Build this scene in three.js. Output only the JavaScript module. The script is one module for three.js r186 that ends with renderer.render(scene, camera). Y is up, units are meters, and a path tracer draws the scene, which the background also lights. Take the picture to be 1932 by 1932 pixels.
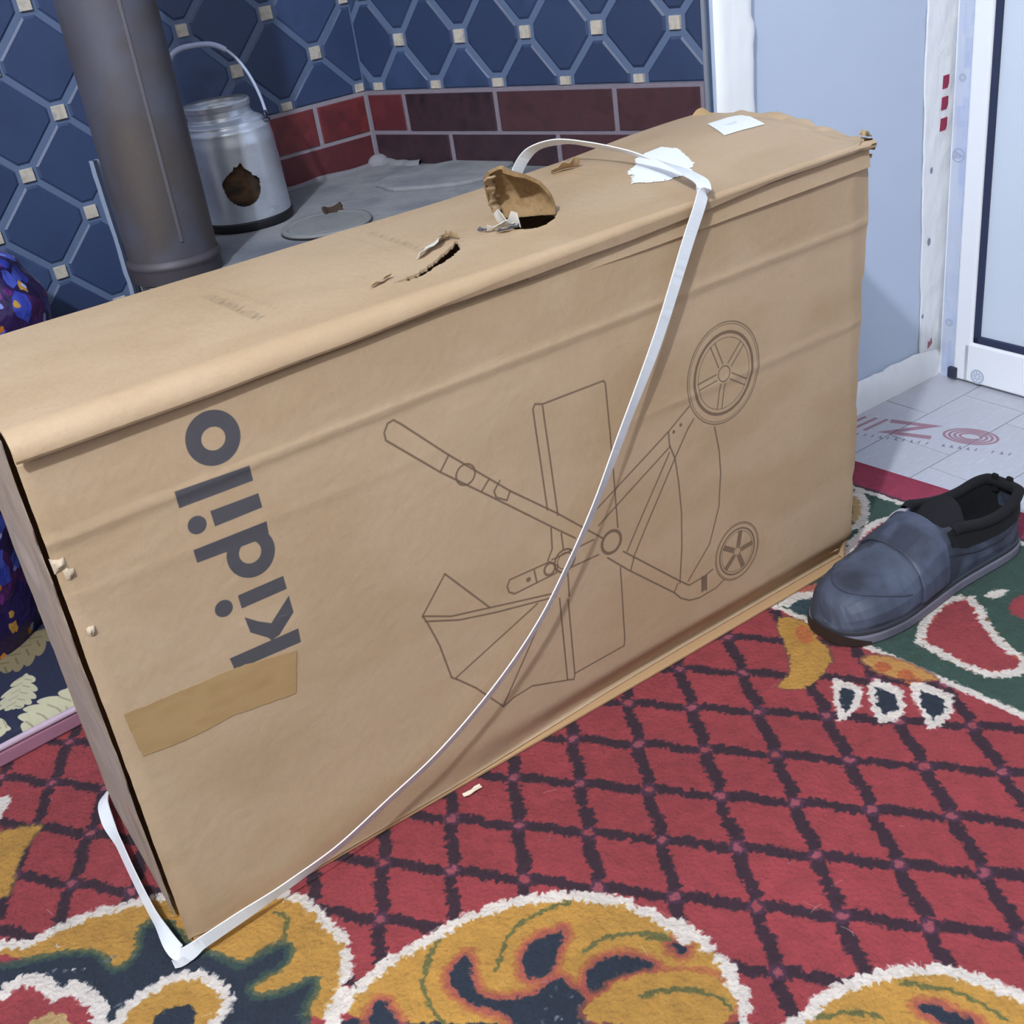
import * as THREE from 'three';
import { mergeGeometries, mergeVertices, toCreasedNormals } from 'three/addons/utils/BufferGeometryUtils.js';
import { RoundedBoxGeometry } from 'three/addons/geometries/RoundedBoxGeometry.js';

// ---------------------------------------------------------------- camera, sky, lamps, exposure
const scene = new THREE.Scene();
const camera = new THREE.PerspectiveCamera(49.09, 1, 0.05, 30);
camera.position.set(0, 0.8, 0);
camera.rotation.set(-29.15 * Math.PI / 180, 0, -9.02 * Math.PI / 180, 'XYZ');
const renderer = new THREE.WebGLRenderer({ antialias: true });
renderer.toneMapping = THREE.LinearToneMapping;
renderer.toneMappingExposure = 0.99;
renderer.shadowMap.enabled = true;
scene.background = new THREE.Color().setRGB(0.02, 0.025, 0.03);
const LAMP = { at: [-0.62, 2.14, 0.6], color: [0.88, 0.965, 1.09], power: 15.2, radius: 0.045 };
const CEILING = 2.5;

// ---------------------------------------------------------------- helpers
let seed = 20240611;
function rnd() { seed = (seed + 0x6d2b79f5) | 0; let t = Math.imul(seed ^ (seed >>> 15), 1 | seed); t = (t + Math.imul(t ^ (t >>> 7), 61 | t)) ^ t; return ((t ^ (t >>> 14)) >>> 0) / 4294967296; }
const rr = (a, b) => a + (b - a) * rnd();
const sm = (a, b, x) => { const t = Math.min(1, Math.max(0, (x - a) / (b - a))); return t * t * (3 - 2 * t); };
const lerp = (a, b, t) => a + (b - a) * t;
function hash2(i, j, s) { let h = Math.imul(i, 374761393) + Math.imul(j, 668265263) + Math.imul(s, 2147483647 ^ 0x5bd1e995); h = Math.imul(h ^ (h >>> 13), 1274126177); return ((h ^ (h >>> 16)) >>> 0) / 4294967296; }
function vnoise(x, y, s = 1, per = 0) {
  const i = Math.floor(x), j = Math.floor(y), fx = x - i, fy = y - j, u = fx * fx * (3 - 2 * fx), v = fy * fy * (3 - 2 * fy);
  const w = (n) => per ? ((n % per) + per) % per : n;
  return lerp(lerp(hash2(w(i), w(j), s), hash2(w(i + 1), w(j), s), u), lerp(hash2(w(i), w(j + 1), s), hash2(w(i + 1), w(j + 1), s), u), v);
}
function fbm(x, y, s = 1, o = 4, per = 0) { let a = 0, k = 0.5, f = 1; for (let n = 0; n < o; n++) { a += k * vnoise(x * f, y * f, s + n, per * f); k *= 0.5; f *= 2; } return a; }
function piece(table, t) { for (let k = 1; k < table.length; k++) if (t <= table[k][0]) { const [a, b] = [table[k - 1], table[k]]; return lerp(a[1], b[1], (t - a[0]) / (b[0] - a[0])); } return table[table.length - 1][1]; }
function soft(table, t) { for (let k = 1; k < table.length; k++) if (t <= table[k][0]) { const [a, b] = [table[k - 1], table[k]]; return lerp(a[1], b[1], sm(0, 1, (t - a[0]) / (b[0] - a[0]))); } return table[table.length - 1][1]; }
// a smooth curve through the points of a table
function curve(table, t) {
  const n = table.length; if (t <= table[0][0]) return table[0][1]; if (t >= table[n - 1][0]) return table[n - 1][1];
  let k = 1; while (t > table[k][0]) k++;
  const slope = (i) => { const a = table[Math.max(0, i - 1)], b = table[Math.min(n - 1, i + 1)]; return (b[1] - a[1]) / (b[0] - a[0]); };
  const [a, b] = [table[k - 1], table[k]], h = b[0] - a[0], s = (t - a[0]) / h, s2 = s * s, s3 = s2 * s;
  return (2 * s3 - 3 * s2 + 1) * a[1] + (s3 - 2 * s2 + s) * h * slope(k - 1) + (3 * s2 - 2 * s3) * b[1] + (s3 - s2) * h * slope(k);
}
// a tiling grain map: value around 0.5
function grainMap(size, f, s, oct, repeat, fn = (v) => v) {
  const d = new Uint8Array(size * size * 4);
  for (let y = 0; y < size; y++) for (let x = 0; x < size; x++) {
    const v = Math.max(0, Math.min(255, 255 * fn(fbm(x / size * f, y / size * f, s, oct, f), x, y)));
    d.set([v, v, v, 255], (y * size + x) * 4);
  }
  const t = new THREE.DataTexture(d, size, size); t.wrapS = t.wrapT = THREE.RepeatWrapping; t.magFilter = THREE.LinearFilter; t.repeat.set(repeat, repeat); t.needsUpdate = true; return t;
}
// a tiling colour map mixed from sRGB tones by noise
function toneMap(size, f, s, oct, repeat, tones, contrast = 1.6) {
  const d = new Uint8Array(size * size * 4);
  for (let y = 0; y < size; y++) for (let x = 0; x < size; x++) {
    let v = (fbm(x / size * f, y / size * f, s, oct, f) - 0.47) * contrast + 0.5; v = Math.max(0, Math.min(0.999, v)) * (tones.length - 1);
    const i = Math.floor(v), k = v - i, g = (hash2(x, y, s) - 0.5) * 5;
    for (let c = 0; c < 3; c++) d[(y * size + x) * 4 + c] = Math.max(0, Math.min(255, lerp(tones[i][c], tones[i + 1][c], k) + g));
    d[(y * size + x) * 4 + 3] = 255;
  }
  const t = new THREE.DataTexture(d, size, size); t.wrapS = t.wrapT = THREE.RepeatWrapping; t.magFilter = THREE.LinearFilter; t.colorSpace = THREE.SRGBColorSpace; t.repeat.set(repeat, repeat); t.needsUpdate = true; return t;
}
function canvas(w, h) { const c = document.createElement('canvas'); c.width = w; c.height = h; return [c, c.getContext('2d')]; }
function canvasMap(c, wrap = THREE.ClampToEdgeWrapping) { const t = new THREE.CanvasTexture(c); t.colorSpace = THREE.SRGBColorSpace; t.wrapS = t.wrapT = wrap; t.magFilter = THREE.LinearFilter; return t; }
const std = (o) => new THREE.MeshStandardMaterial(o);
const phys = (o) => new THREE.MeshPhysicalMaterial(o);

const taken = {};
function numbered(n) { const k = taken[n] = (taken[n] ?? -1) + 1; return k ? n + '_' + String(k).padStart(3, '0') : n; }
function shade(o) { o.traverse((m) => { if (m.isMesh) { m.castShadow = true; m.receiveShadow = true; } }); return o; }
function part(parent, name, geometry, material, label) { const m = new THREE.Mesh(geometry, material); m.name = numbered(name); m.castShadow = m.receiveShadow = true; parent.add(m); if (label) m.userData.label = label; return m; }
function thing(name, label, category, at = [0, 0, 0], turn = 0) { const g = new THREE.Group(); g.name = numbered(name); g.position.set(...at); g.rotation.y = turn; g.userData = { label, category }; scene.add(g); return g; }
function structure(name, at = [0, 0, 0], turn = 0) { const g = new THREE.Group(); g.name = numbered(name); g.position.set(...at); g.rotation.y = turn; g.userData = { kind: 'structure' }; scene.add(g); return g; }
function structMesh(name, geometry, material) { const m = new THREE.Mesh(geometry, material); m.name = numbered(name); m.castShadow = m.receiveShadow = true; m.userData = { kind: 'structure' }; scene.add(m); return m; }
function box(x0, x1, y0, y1, z0, z1) { return new THREE.BoxGeometry(x1 - x0, y1 - y0, z1 - z0).translate((x0 + x1) / 2, (y0 + y1) / 2, (z0 + z1) / 2); }
function rbox(x0, x1, y0, y1, z0, z1, r = 0.002, n = 2) { return new RoundedBoxGeometry(x1 - x0, y1 - y0, z1 - z0, n, r).translate((x0 + x1) / 2, (y0 + y1) / 2, (z0 + z1) / 2); }
function merged(list) { return mergeGeometries(list.map((g) => { const k = g.index ? g.toNonIndexed() : g; for (const n of Object.keys(k.attributes)) if (!['position', 'normal', 'uv'].includes(n)) k.deleteAttribute(n); return k; })); }
function metricUV(g, a = 'x', b = 'y', s = 1) { const p = g.attributes.position, u = new Float32Array(p.count * 2), k = { x: 'getX', y: 'getY', z: 'getZ' }; for (let i = 0; i < p.count; i++) { u[i * 2] = p[k[a]](i) * s; u[i * 2 + 1] = p[k[b]](i) * s; } g.setAttribute('uv', new THREE.BufferAttribute(u, 2)); return g; }
function polyShape(pts) { const s = new THREE.Shape(); pts.forEach(([x, y], i) => i ? s.lineTo(x, y) : s.moveTo(x, y)); s.closePath(); return s; }
// an outline in x-z, stood up from y0 to y1
function prism(pts, y0, y1, bevel = 0) {
  const s = polyShape(pts.map(([x, z]) => [x, -z]));
  const g = new THREE.ExtrudeGeometry(s, { depth: y1 - y0 - 2 * bevel, bevelEnabled: bevel > 0, bevelSize: bevel, bevelThickness: bevel, bevelOffset: -bevel, bevelSegments: 2, curveSegments: 24 });
  return g.rotateX(-Math.PI / 2).translate(0, y0 + bevel, 0);
}
// a sheet with thickness: P(u, v) gives its outer face, skip(u, v) leaves cells out, edges are closed
function slab(nu, nv, P, thick, { skip, uv, both } = {}) {
  const at = [], nor = [], e = 1e-3, F = (u, v) => new THREE.Vector3(...P(u, v));
  for (let i = 0; i <= nu; i++) for (let j = 0; j <= nv; j++) {
    const u = i / nu, v = j / nv, p = F(u, v);
    const du = F(Math.min(1, u + e), v).sub(F(Math.max(0, u - e), v)), dv = F(u, Math.min(1, v + e)).sub(F(u, Math.max(0, v - e)));
    at.push(p); nor.push(du.cross(dv).normalize());
  }
  const id = (i, j) => i * (nv + 1) + j, keep = (i, j) => i >= 0 && j >= 0 && i < nu && j < nv && !(skip && skip((i + 0.5) / nu, (j + 0.5) / nv));
  const pos = [], nrm = [], uvs = [], idx = [];
  const put = (p, n, u, v) => { pos.push(p.x, p.y, p.z); nrm.push(n.x, n.y, n.z); const w = uv ? uv(u, v, p) : [u, v]; uvs.push(w[0], w[1]); return pos.length / 3 - 1; };
  const top = [], bot = [], inner = at.map((p, k) => p.clone().addScaledVector(nor[k], -thick));
  for (let i = 0; i <= nu; i++) for (let j = 0; j <= nv; j++) { const k = id(i, j); top.push(put(at[k], nor[k], i / nu, j / nv)); }
  for (let i = 0; i <= nu; i++) for (let j = 0; j <= nv; j++) { const k = id(i, j); bot.push(put(inner[k], nor[k].clone().negate(), i / nu, j / nv)); }
  const rim = (i0, j0, i1, j1) => {
    const a = id(i0, j0), b = id(i1, j1), n = at[b].clone().sub(at[a]).cross(nor[a]).normalize();
    const q = [put(at[a], n, i0 / nu, j0 / nv), put(inner[a], n, i0 / nu, j0 / nv), put(inner[b], n, i1 / nu, j1 / nv), put(at[b], n, i1 / nu, j1 / nv)];
    idx.push(q[0], q[1], q[2], q[0], q[2], q[3]);
  };
  for (let i = 0; i < nu; i++) for (let j = 0; j < nv; j++) if (keep(i, j)) {
    const [a, b, c, d] = [id(i, j), id(i + 1, j), id(i + 1, j + 1), id(i, j + 1)];
    idx.push(top[a], top[b], top[c], top[a], top[c], top[d], bot[a], bot[c], bot[b], bot[a], bot[d], bot[c]);
    if (!keep(i, j - 1)) rim(i, j, i + 1, j);
    if (!keep(i + 1, j)) rim(i + 1, j, i + 1, j + 1);
    if (!keep(i, j + 1)) rim(i + 1, j + 1, i, j + 1);
    if (!keep(i - 1, j)) rim(i, j + 1, i, j);
  }
  const g = new THREE.BufferGeometry();
  g.setAttribute('position', new THREE.Float32BufferAttribute(pos, 3)); g.setAttribute('normal', new THREE.Float32BufferAttribute(nrm, 3)); g.setAttribute('uv', new THREE.Float32BufferAttribute(uvs, 2)); g.setIndex(idx);
  return g;
}
// a flat band along a curve; sides[k] is the direction of its width at point k
function ribbon(points, sides, width, thick, n) {
  const curve = new THREE.CatmullRomCurve3(points.map((p) => new THREE.Vector3(...p)), false, 'centripetal'), m = points.length - 1;
  const frame = (t) => {
    const p = curve.getPoint(t), T = curve.getTangent(t), k = Math.min(m - 1, Math.floor(t * m)), f = t * m - k;
    const w = new THREE.Vector3(...sides[k]).lerp(new THREE.Vector3(...sides[k + 1]), sm(0, 1, f)); w.addScaledVector(T, -w.dot(T)).normalize();
    return [p, w, new THREE.Vector3().crossVectors(T, w).normalize()];
  };
  const ring = [[-1, -1], [1, -1], [1, 1], [-1, 1]], pos = [], uvs = [], idx = [];
  for (let i = 0; i <= n; i++) {
    const [p, w, d] = frame(i / n);
    for (const [a, b] of ring) { const q = p.clone().addScaledVector(w, a * width / 2).addScaledVector(d, b * thick / 2); pos.push(q.x, q.y, q.z); uvs.push(i / n * 8, a); }
    if (i) for (let k = 0; k < 4; k++) { const a = (i - 1) * 4 + k, b = (i - 1) * 4 + (k + 1) % 4; idx.push(a, a + 4, b, b, a + 4, b + 4); }
  }
  idx.push(0, 1, 2, 0, 2, 3); const L = n * 4; idx.push(L, L + 2, L + 1, L, L + 3, L + 2);
  const g = new THREE.BufferGeometry(); g.setAttribute('position', new THREE.Float32BufferAttribute(pos, 3)); g.setAttribute('uv', new THREE.Float32BufferAttribute(uvs, 2)); g.setIndex(idx); g.computeVertexNormals();
  return toCreasedNormals(g, 0.8);
}
function tube(points, r, n = 40, k = 10) { return new THREE.TubeGeometry(new THREE.CatmullRomCurve3(points.map((p) => new THREE.Vector3(...p)), false, 'centripetal'), n, r, k, false); }
function inside(poly, x, y) { let c = false; for (let i = 0, j = poly.length - 1; i < poly.length; j = i++) { const [a, b] = poly[i], [d, e] = poly[j]; if ((b > y) !== (e > y) && x < (d - a) * (y - b) / (e - b) + a) c = !c; } return c; }

// ---------------------------------------------------------------- the lamp that hangs in the room, in front of and left of the scene
{
  const g = thing('pendant_lamp', 'bare white bulb hanging on a short cord from the ceiling', 'lamp', [LAMP.at[0], LAMP.at[1], LAMP.at[2]]);
  const glow = std({ color: 0xffffff, roughness: 0.4, emissive: new THREE.Color().setRGB(...LAMP.color), emissiveIntensity: 6 });
  const plastic = std({ color: 0xdddddd, roughness: 0.5 });
  part(g, 'bulb', new THREE.SphereGeometry(LAMP.radius + 0.012, 32, 20), glow);
  part(g, 'socket', new THREE.LatheGeometry([[0, 0.06], [0.02, 0.06], [0.024, 0.1], [0.014, 0.12], [0, 0.12]].map((p) => new THREE.Vector2(...p)), 24), plastic);
  part(g, 'cord', new THREE.CylinderGeometry(0.003, 0.003, CEILING - LAMP.at[1] - 0.12, 8).translate(0, (CEILING - LAMP.at[1] + 0.12) / 2, 0), plastic);
  const light = new THREE.PointLight(new THREE.Color().setRGB(...LAMP.color), LAMP.power, 0, 2);
  light.castShadow = true; light.shadow.radius = LAMP.radius / 0.02; light.shadow.mapSize.set(2048, 2048); light.shadow.bias = -0.0005; light.name = 'lamp_light';
  g.add(light);
}

// ---------------------------------------------------------------- the room
const CORNER = [-0.1212, -1.8232], DOORSIDE = [0.7409, -1.7004];            // inner corners, x and z
const EA = [-0.8231, 0.5678], EB = [0.7638, 0.6455], EW = [0.8572, -0.515], NW = [0.515, 0.8572];
const go = (p, d, s) => [p[0] + d[0] * s, p[1] + d[1] * s];
const NICHE_END = go(CORNER, EB, 0.583), BACK_START = go(DOORSIDE, EW, -0.481);
const FLOOR = -0.006;

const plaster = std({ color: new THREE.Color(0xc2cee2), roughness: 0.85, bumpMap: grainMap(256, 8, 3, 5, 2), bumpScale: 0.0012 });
const farPaint = std({ color: 0x9c958a, roughness: 0.9, bumpMap: plaster.bumpMap, bumpScale: 0.001 });
const paleTrim = std({ color: 0xf4f5f6, roughness: 0.8, bumpMap: grainMap(128, 8, 5, 4, 5), bumpScale: 0.0012 });
const rows = [CORNER, go(CORNER, EA, 2.6), [-0.67, 1.96], [2.286, 0.871], DOORSIDE];
// a wall between two inner corners, thickness outwards
function wallBetween(name, a, b, thick, material, hole) {
  const dx = b[0] - a[0], dz = b[1] - a[1], L = Math.hypot(dx, dz);
  const s = polyShape([[0, FLOOR - 0.05], [L, FLOOR - 0.05], [L, CEILING + 0.02], [0, CEILING + 0.02]]);
  if (hole) s.holes.push(polyShape(hole));
  const g = new THREE.ExtrudeGeometry(s, { depth: thick, bevelEnabled: false }).translate(0, 0, -thick);
  const m = structMesh(name, g, material); m.position.set(a[0], 0, a[1]); m.rotation.y = Math.atan2(-dz, dx); return m;
}
const floorPoly = [...rows];
{
  const f = structMesh('floor', prism([CORNER, go(CORNER, EA, 2.6), [-0.67, 1.96], [2.286, 0.871], go(DOORSIDE, EW, 0.02), NICHE_END], FLOOR - 0.06, FLOOR - 0.0015), std({ color: 0x9c9ea6, roughness: 0.9 }));
  f.name = 'floor';
  structMesh('ceiling', prism([[-2.6, -2.3], [2.7, -2.3], [2.7, 2.4], [-2.6, 2.4]], CEILING, CEILING + 0.1), std({ color: 0xc9c6c0, roughness: 0.9 }));
}
// front of a wall is +z of its own frame: x runs to the right as seen from inside
const grout = std({ color: new THREE.Color(0x566684), roughness: 0.6, bumpMap: grainMap(128, 16, 9, 3, 10), bumpScale: 0.0006 });
const wallA = wallBetween('wall_left', go(CORNER, EA, 2.6), CORNER, 0.12, grout);
const wallB = wallBetween('wall_niche', CORNER, NICHE_END, 0.12, grout);
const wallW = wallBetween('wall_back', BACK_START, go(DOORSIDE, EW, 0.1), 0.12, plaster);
const DOOR = { x0: 0.012, x1: 0.86, h: 2.03 };
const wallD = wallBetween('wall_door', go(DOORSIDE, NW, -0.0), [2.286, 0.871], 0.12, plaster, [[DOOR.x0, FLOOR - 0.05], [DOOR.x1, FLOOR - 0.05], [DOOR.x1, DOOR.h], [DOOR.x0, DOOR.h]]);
wallBetween('wall_right', [2.286, 0.871], [-0.67, 1.96], 0.12, farPaint);
wallBetween('wall_front', [-0.67, 1.96], go(CORNER, EA, 2.6), 0.12, farPaint);
// ---- lozenge tiles and their pale corner pieces, brick course below them
const blueTones = [[0x2b, 0x39, 0x58], [0x31, 0x41, 0x62], [0x28, 0x36, 0x54]];
const tileMats = [0, 1, 2].map((k) => phys({ color: 0xffffff, map: toneMap(128, 4, 40 + k, 4, 6, [blueTones[k], blueTones[k].map((c) => c * 1.12), blueTones[(k + 1) % 3]], 1.2), roughness: 0.5, clearcoat: 0.08, clearcoatRoughness: 0.4 }));
const nicheMats = [0, 1, 2].map((k) => phys({ color: 0xffffff, map: toneMap(128, 4, 60 + k, 4, 6, [blueTones[k], blueTones[k].map((c) => c * 1.08), blueTones[(k + 1) % 3]], 1.2), roughness: 0.5, clearcoat: 0.08, clearcoatRoughness: 0.4 }));
const insetMats = [0, 1].map((k) => std({ color: 0xffffff, map: toneMap(64, 6, 80 + k, 3, 20, [[0xa8, 0xa0, 0x96], [0xc2, 0xb8, 0xaa], [0x9c, 0x96, 0x90]]), roughness: 0.5 }));
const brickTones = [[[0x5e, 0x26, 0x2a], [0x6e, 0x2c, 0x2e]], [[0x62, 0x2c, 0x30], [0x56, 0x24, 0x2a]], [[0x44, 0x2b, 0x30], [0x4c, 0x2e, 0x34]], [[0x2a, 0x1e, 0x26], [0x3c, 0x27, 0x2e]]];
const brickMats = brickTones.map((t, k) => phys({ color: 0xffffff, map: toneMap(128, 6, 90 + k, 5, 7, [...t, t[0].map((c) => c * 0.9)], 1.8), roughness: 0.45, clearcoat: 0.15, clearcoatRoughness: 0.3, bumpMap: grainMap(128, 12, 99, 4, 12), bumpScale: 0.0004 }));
// a tile with a flat face and sloped edges from an outline in its own plane
function facet(outline, inner, depth) {
  const n = outline.length, c = outline.reduce((s, p) => [s[0] + p[0] / n, s[1] + p[1] / n], [0, 0]), pos = [], uv = [];
  const top = outline.map(([x, y]) => { const l = Math.hypot(x - c[0], y - c[1]), k = Math.max(0, 1 - inner / l); return [c[0] + (x - c[0]) * k, c[1] + (y - c[1]) * k]; });
  const tri = (...q) => q.forEach(([x, y, z]) => { pos.push(x, y, z); uv.push(x, y); });
  for (let i = 0; i < n; i++) { const j = (i + 1) % n; tri([...outline[i], 0], [...outline[j], 0], [...top[j], depth]); tri([...outline[i], 0], [...top[j], depth], [...top[i], depth]); tri([...top[i], depth], [...top[j], depth], [...c, depth]); }
  const g = new THREE.BufferGeometry(); g.setAttribute('position', new THREE.Float32BufferAttribute(pos, 3)); g.setAttribute('uv', new THREE.Float32BufferAttribute(uv, 2)); g.computeVertexNormals(); return g;
}
function clipY(poly, y0) { const o = []; for (let i = 0; i < poly.length; i++) { const a = poly[i], b = poly[(i + 1) % poly.length]; if (a[1] >= y0) o.push(a); if ((a[1] >= y0) !== (b[1] >= y0)) { const t = (y0 - a[1]) / (b[1] - a[1]); o.push([a[0] + (b[0] - a[0]) * t, y0]); } } return o; }
function clipX(poly, x0, keepAbove) { const f = ([x, y]) => [y, keepAbove ? x : -x], b = ([y, x]) => [keepAbove ? x : -x, y]; return clipY(poly.map(f), keepAbove ? x0 : -x0).map(b); }
const area = (p) => p.reduce((s, a, i) => { const b = p[(i + 1) % p.length]; return s + a[0] * b[1] - b[0] * a[1]; }, 0) / 2;
function lozenges(wall, x0, y0, qw, qh, iRange, jRange, yMin, xMin, xMax, mats) {
  const G = 0.0042;                                                        // half the joint between two tiles
  for (let i = iRange[0]; i <= iRange[1]; i++) for (let j = jRange[0]; j <= jRange[1]; j++) {
    const cx = x0 + i * qw, cy = y0 + j * qh, low = yMin(cx);
    if ((i + j) & 1) {
      const k = 1 - G * Math.SQRT2 / Math.min(qw, qh), a = 0.0076;          // corners are cut where the pale pieces sit
      const w = qw * k, h = qh * k;
      let p = [[cx + w - a, cy - a * h / w], [cx + w - a, cy + a * h / w], [cx + a, cy + h - a * h / w], [cx - a, cy + h - a * h / w], [cx - w + a, cy + a * h / w], [cx - w + a, cy - a * h / w], [cx - a, cy - h + a * h / w], [cx + a, cy - h + a * h / w]];
      p = clipX(clipX(clipY(p, low), xMin, true), xMax, false);
      if (p.length > 2 && Math.abs(area(p)) > 2e-5) { const g = facet(p, 0.0035, 0.0016); part(wall, 'tile', g, mats[Math.floor(rnd() * 3)]); }
    } else {
      const s = 0.0086 * rr(0.94, 1.06);
      let p = [[cx + s, cy - s], [cx + s, cy + s], [cx - s, cy + s], [cx - s, cy - s]];
      p = clipX(clipX(clipY(p, low), xMin, true), xMax, false);
      if (p.length > 2 && Math.abs(area(p)) > 2e-5) part(wall, 'tile_inset', facet(p, 0.001, 0.0034), insetMats[Math.floor(rnd() * 2)]);
    }
  }
}
// wall frames run left to right, so distances from the shared corner count backwards on the left wall
const LA = 2.6, BAND = 0.549, LEDGE = 0.445, STRIP = 0.431;
lozenges(wallA, LA - 0.0072, 0.5546, 0.0645, 0.0648, [-15, 0], [-8, 8], (x) => (LA - x < STRIP ? BAND + 0.003 : 0.02), 1.6, LA - 0.002, tileMats);
lozenges(wallB, 0.0307, 0.5546, 0.0567, 0.0662, [-1, 10], [0, 8], () => BAND + 0.003, 0.002, 0.578, nicheMats);
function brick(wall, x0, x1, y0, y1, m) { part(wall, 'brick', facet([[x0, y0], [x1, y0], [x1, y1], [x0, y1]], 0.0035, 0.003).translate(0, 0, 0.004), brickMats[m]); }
const mortar = std({ color: 0x9a929c, roughness: 0.9, bumpMap: grainMap(128, 16, 12, 4, 20), bumpScale: 0.001 });
part(wallA, 'mortar_bed', box(LA - STRIP, LA - 0.001, LEDGE - 0.02, BAND + 0.0025, -0.001, 0.005), mortar);
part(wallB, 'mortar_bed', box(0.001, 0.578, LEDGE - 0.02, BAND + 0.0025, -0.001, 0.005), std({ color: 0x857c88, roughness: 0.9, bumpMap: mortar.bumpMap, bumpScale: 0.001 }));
const MID = 0.4905, J = 0.0024;
for (const [a, b, m] of [[0.004, 0.094, 0], [0.094, 0.285, 0], [0.285, STRIP, 1]]) brick(wallA, LA - b + J, LA - a - J, MID + J, BAND - J, m);
for (const [a, b, m] of [[0.004, 0.19, 1], [0.19, 0.38, 1], [0.38, STRIP, 0]]) brick(wallA, LA - b + J, LA - a - J, LEDGE, MID - J, m);
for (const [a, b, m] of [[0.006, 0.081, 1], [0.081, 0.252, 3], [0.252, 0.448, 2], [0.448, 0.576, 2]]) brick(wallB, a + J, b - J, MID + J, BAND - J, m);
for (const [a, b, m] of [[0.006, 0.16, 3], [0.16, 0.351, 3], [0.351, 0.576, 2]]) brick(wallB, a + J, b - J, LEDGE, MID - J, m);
// pale strip that ends the brick course on the left wall
part(wallA, 'edge_strip', slab(4, 60, (u, v) => { const y = lerp(0.24, 0.553, v); return [LA - STRIP - 0.0125 + u * 0.0145 + 0.0016 * vnoise(y * 60, 3, 2) * (u < 0.5 ? 1 : 0), y, 0.008 - 0.003 * Math.abs(u - 0.5)]; }, 0.008), std({ color: 0x8b97ae, roughness: 0.8 }));
// the thin edge of the tiled niche wall
part(wallB, 'tile_edge', box(0.5785, 0.583, LEDGE - 0.02, 2.4, -0.01, 0.0045), std({ color: 0x7c838f, roughness: 0.7 }));

// ---- trims: rough plaster strip where the tiling ends, pale tape strip by the door
{
  const t = structure('trim_1', [DOORSIDE[0], 0, DOORSIDE[1]], Math.atan2(0.515, 0.8572));
  part(t, 'plaster_strip', slab(16, 240, (u, v) => {
    const y = lerp(0.3, 2.4, v), ragged = 0.006 * (fbm(y * 26, 1, 31, 3) - 0.5) + 0.005 * Math.max(0, vnoise(y * 30, 7, 32) - 0.6) * 4;
    return [lerp(-0.482, -0.416 + ragged, u), y, 0.014 + 0.0022 * (fbm(y * 11, u * 3, 33, 3) - 0.5) - 0.006 * Math.pow(Math.abs(u * 2 - 1), 6)];
  }, 0.013, { uv: (u, v, p) => [p.x * 0.6, p.y * 0.6] }), paleTrim);
  const t2 = structure('trim_2', [DOORSIDE[0], 0, DOORSIDE[1]], Math.atan2(0.515, 0.8572));
  part(t2, 'corner_strip', slab(10, 200, (u, v) => { const y = lerp(FLOOR, 2.4, v); return [lerp(-0.066 + 0.014 * sm(0.5, 0.0, y) + 0.005 * (fbm(y * 22, 4, 41, 3) - 0.5), -0.001, u), y, 0.0035 + 0.0015 * vnoise(y * 40, u * 6, 43)]; }, 0.003, { uv: (u, v, p) => [p.x * 0.6, p.y * 0.6] }), std({ color: 0xf6f7f8, roughness: 0.55, bumpMap: grainMap(128, 8, 44, 4, 14), bumpScale: 0.0015 }));
  const red = std({ color: 0xa03350, roughness: 0.6 });
  [[0.4575, 0.0185], [0.4275, 0.018], [0.3975, 0.018]].forEach(([y, h], k) => part(t2, 'red_mark', new THREE.ExtrudeGeometry(polyShape([[-0.0285 - k * 0.001, y - h / 2], [-0.0175, y - h / 2], [-0.0145, y - h / 2 + 0.006], [-0.0145, y + h / 2], [-0.0275 - k * 0.001, y + h / 2]]), { depth: 0.0008, bevelEnabled: false }).translate(0, 0, 0.0045), red));
  const worn = std({ color: 0x8f95a6, roughness: 0.9 });
  for (const [x, y, r] of [[-0.046, 0.335, 0.004], [-0.044, 0.225, 0.005], [-0.052, 0.105, 0.003]]) part(t2, 'nail_hole', new THREE.CylinderGeometry(r, r * 0.8, 0.0012, 9).rotateX(Math.PI / 2).scale(0.7, 1.3, 1).translate(x, y, 0.0045), worn);
  for (const [x, y, w, h] of [[-0.03, 0.052, 0.01, 0.016], [-0.028, 0.03, 0.018, 0.012]]) part(t2, 'red_mark', new THREE.ExtrudeGeometry(polyShape([[x - w / 2, y - h / 2], [x + w / 2, y - h * 0.1], [x + w * 0.4, y + h / 2], [x - w * 0.1, y + h * 0.1], [x - w / 2, y + h * 0.3]]), { depth: 0.0008, bevelEnabled: false }).translate(0, 0, 0.0045), std({ color: 0xa8707a, roughness: 0.7 }));
  const b = structure('baseboard_back', [DOORSIDE[0], 0, DOORSIDE[1]], Math.atan2(0.515, 0.8572));
  part(b, 'skirting', slab(90, 8, (u, v) => {
    const x = lerp(-0.41, -0.006, u), h = 0.052 + 0.012 * (fbm(x * 40, 2, 51, 4) - 0.5) - 0.012 * sm(-0.07, 0, x);
    return [x, FLOOR + h * v, 0.013 + 0.003 * (fbm(x * 60, v * 3, 52, 3) - 0.5) - 0.006 * Math.pow(v, 5)];
  }, 0.012), std({ color: 0xf3f4f6, roughness: 0.45 }));
}

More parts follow.
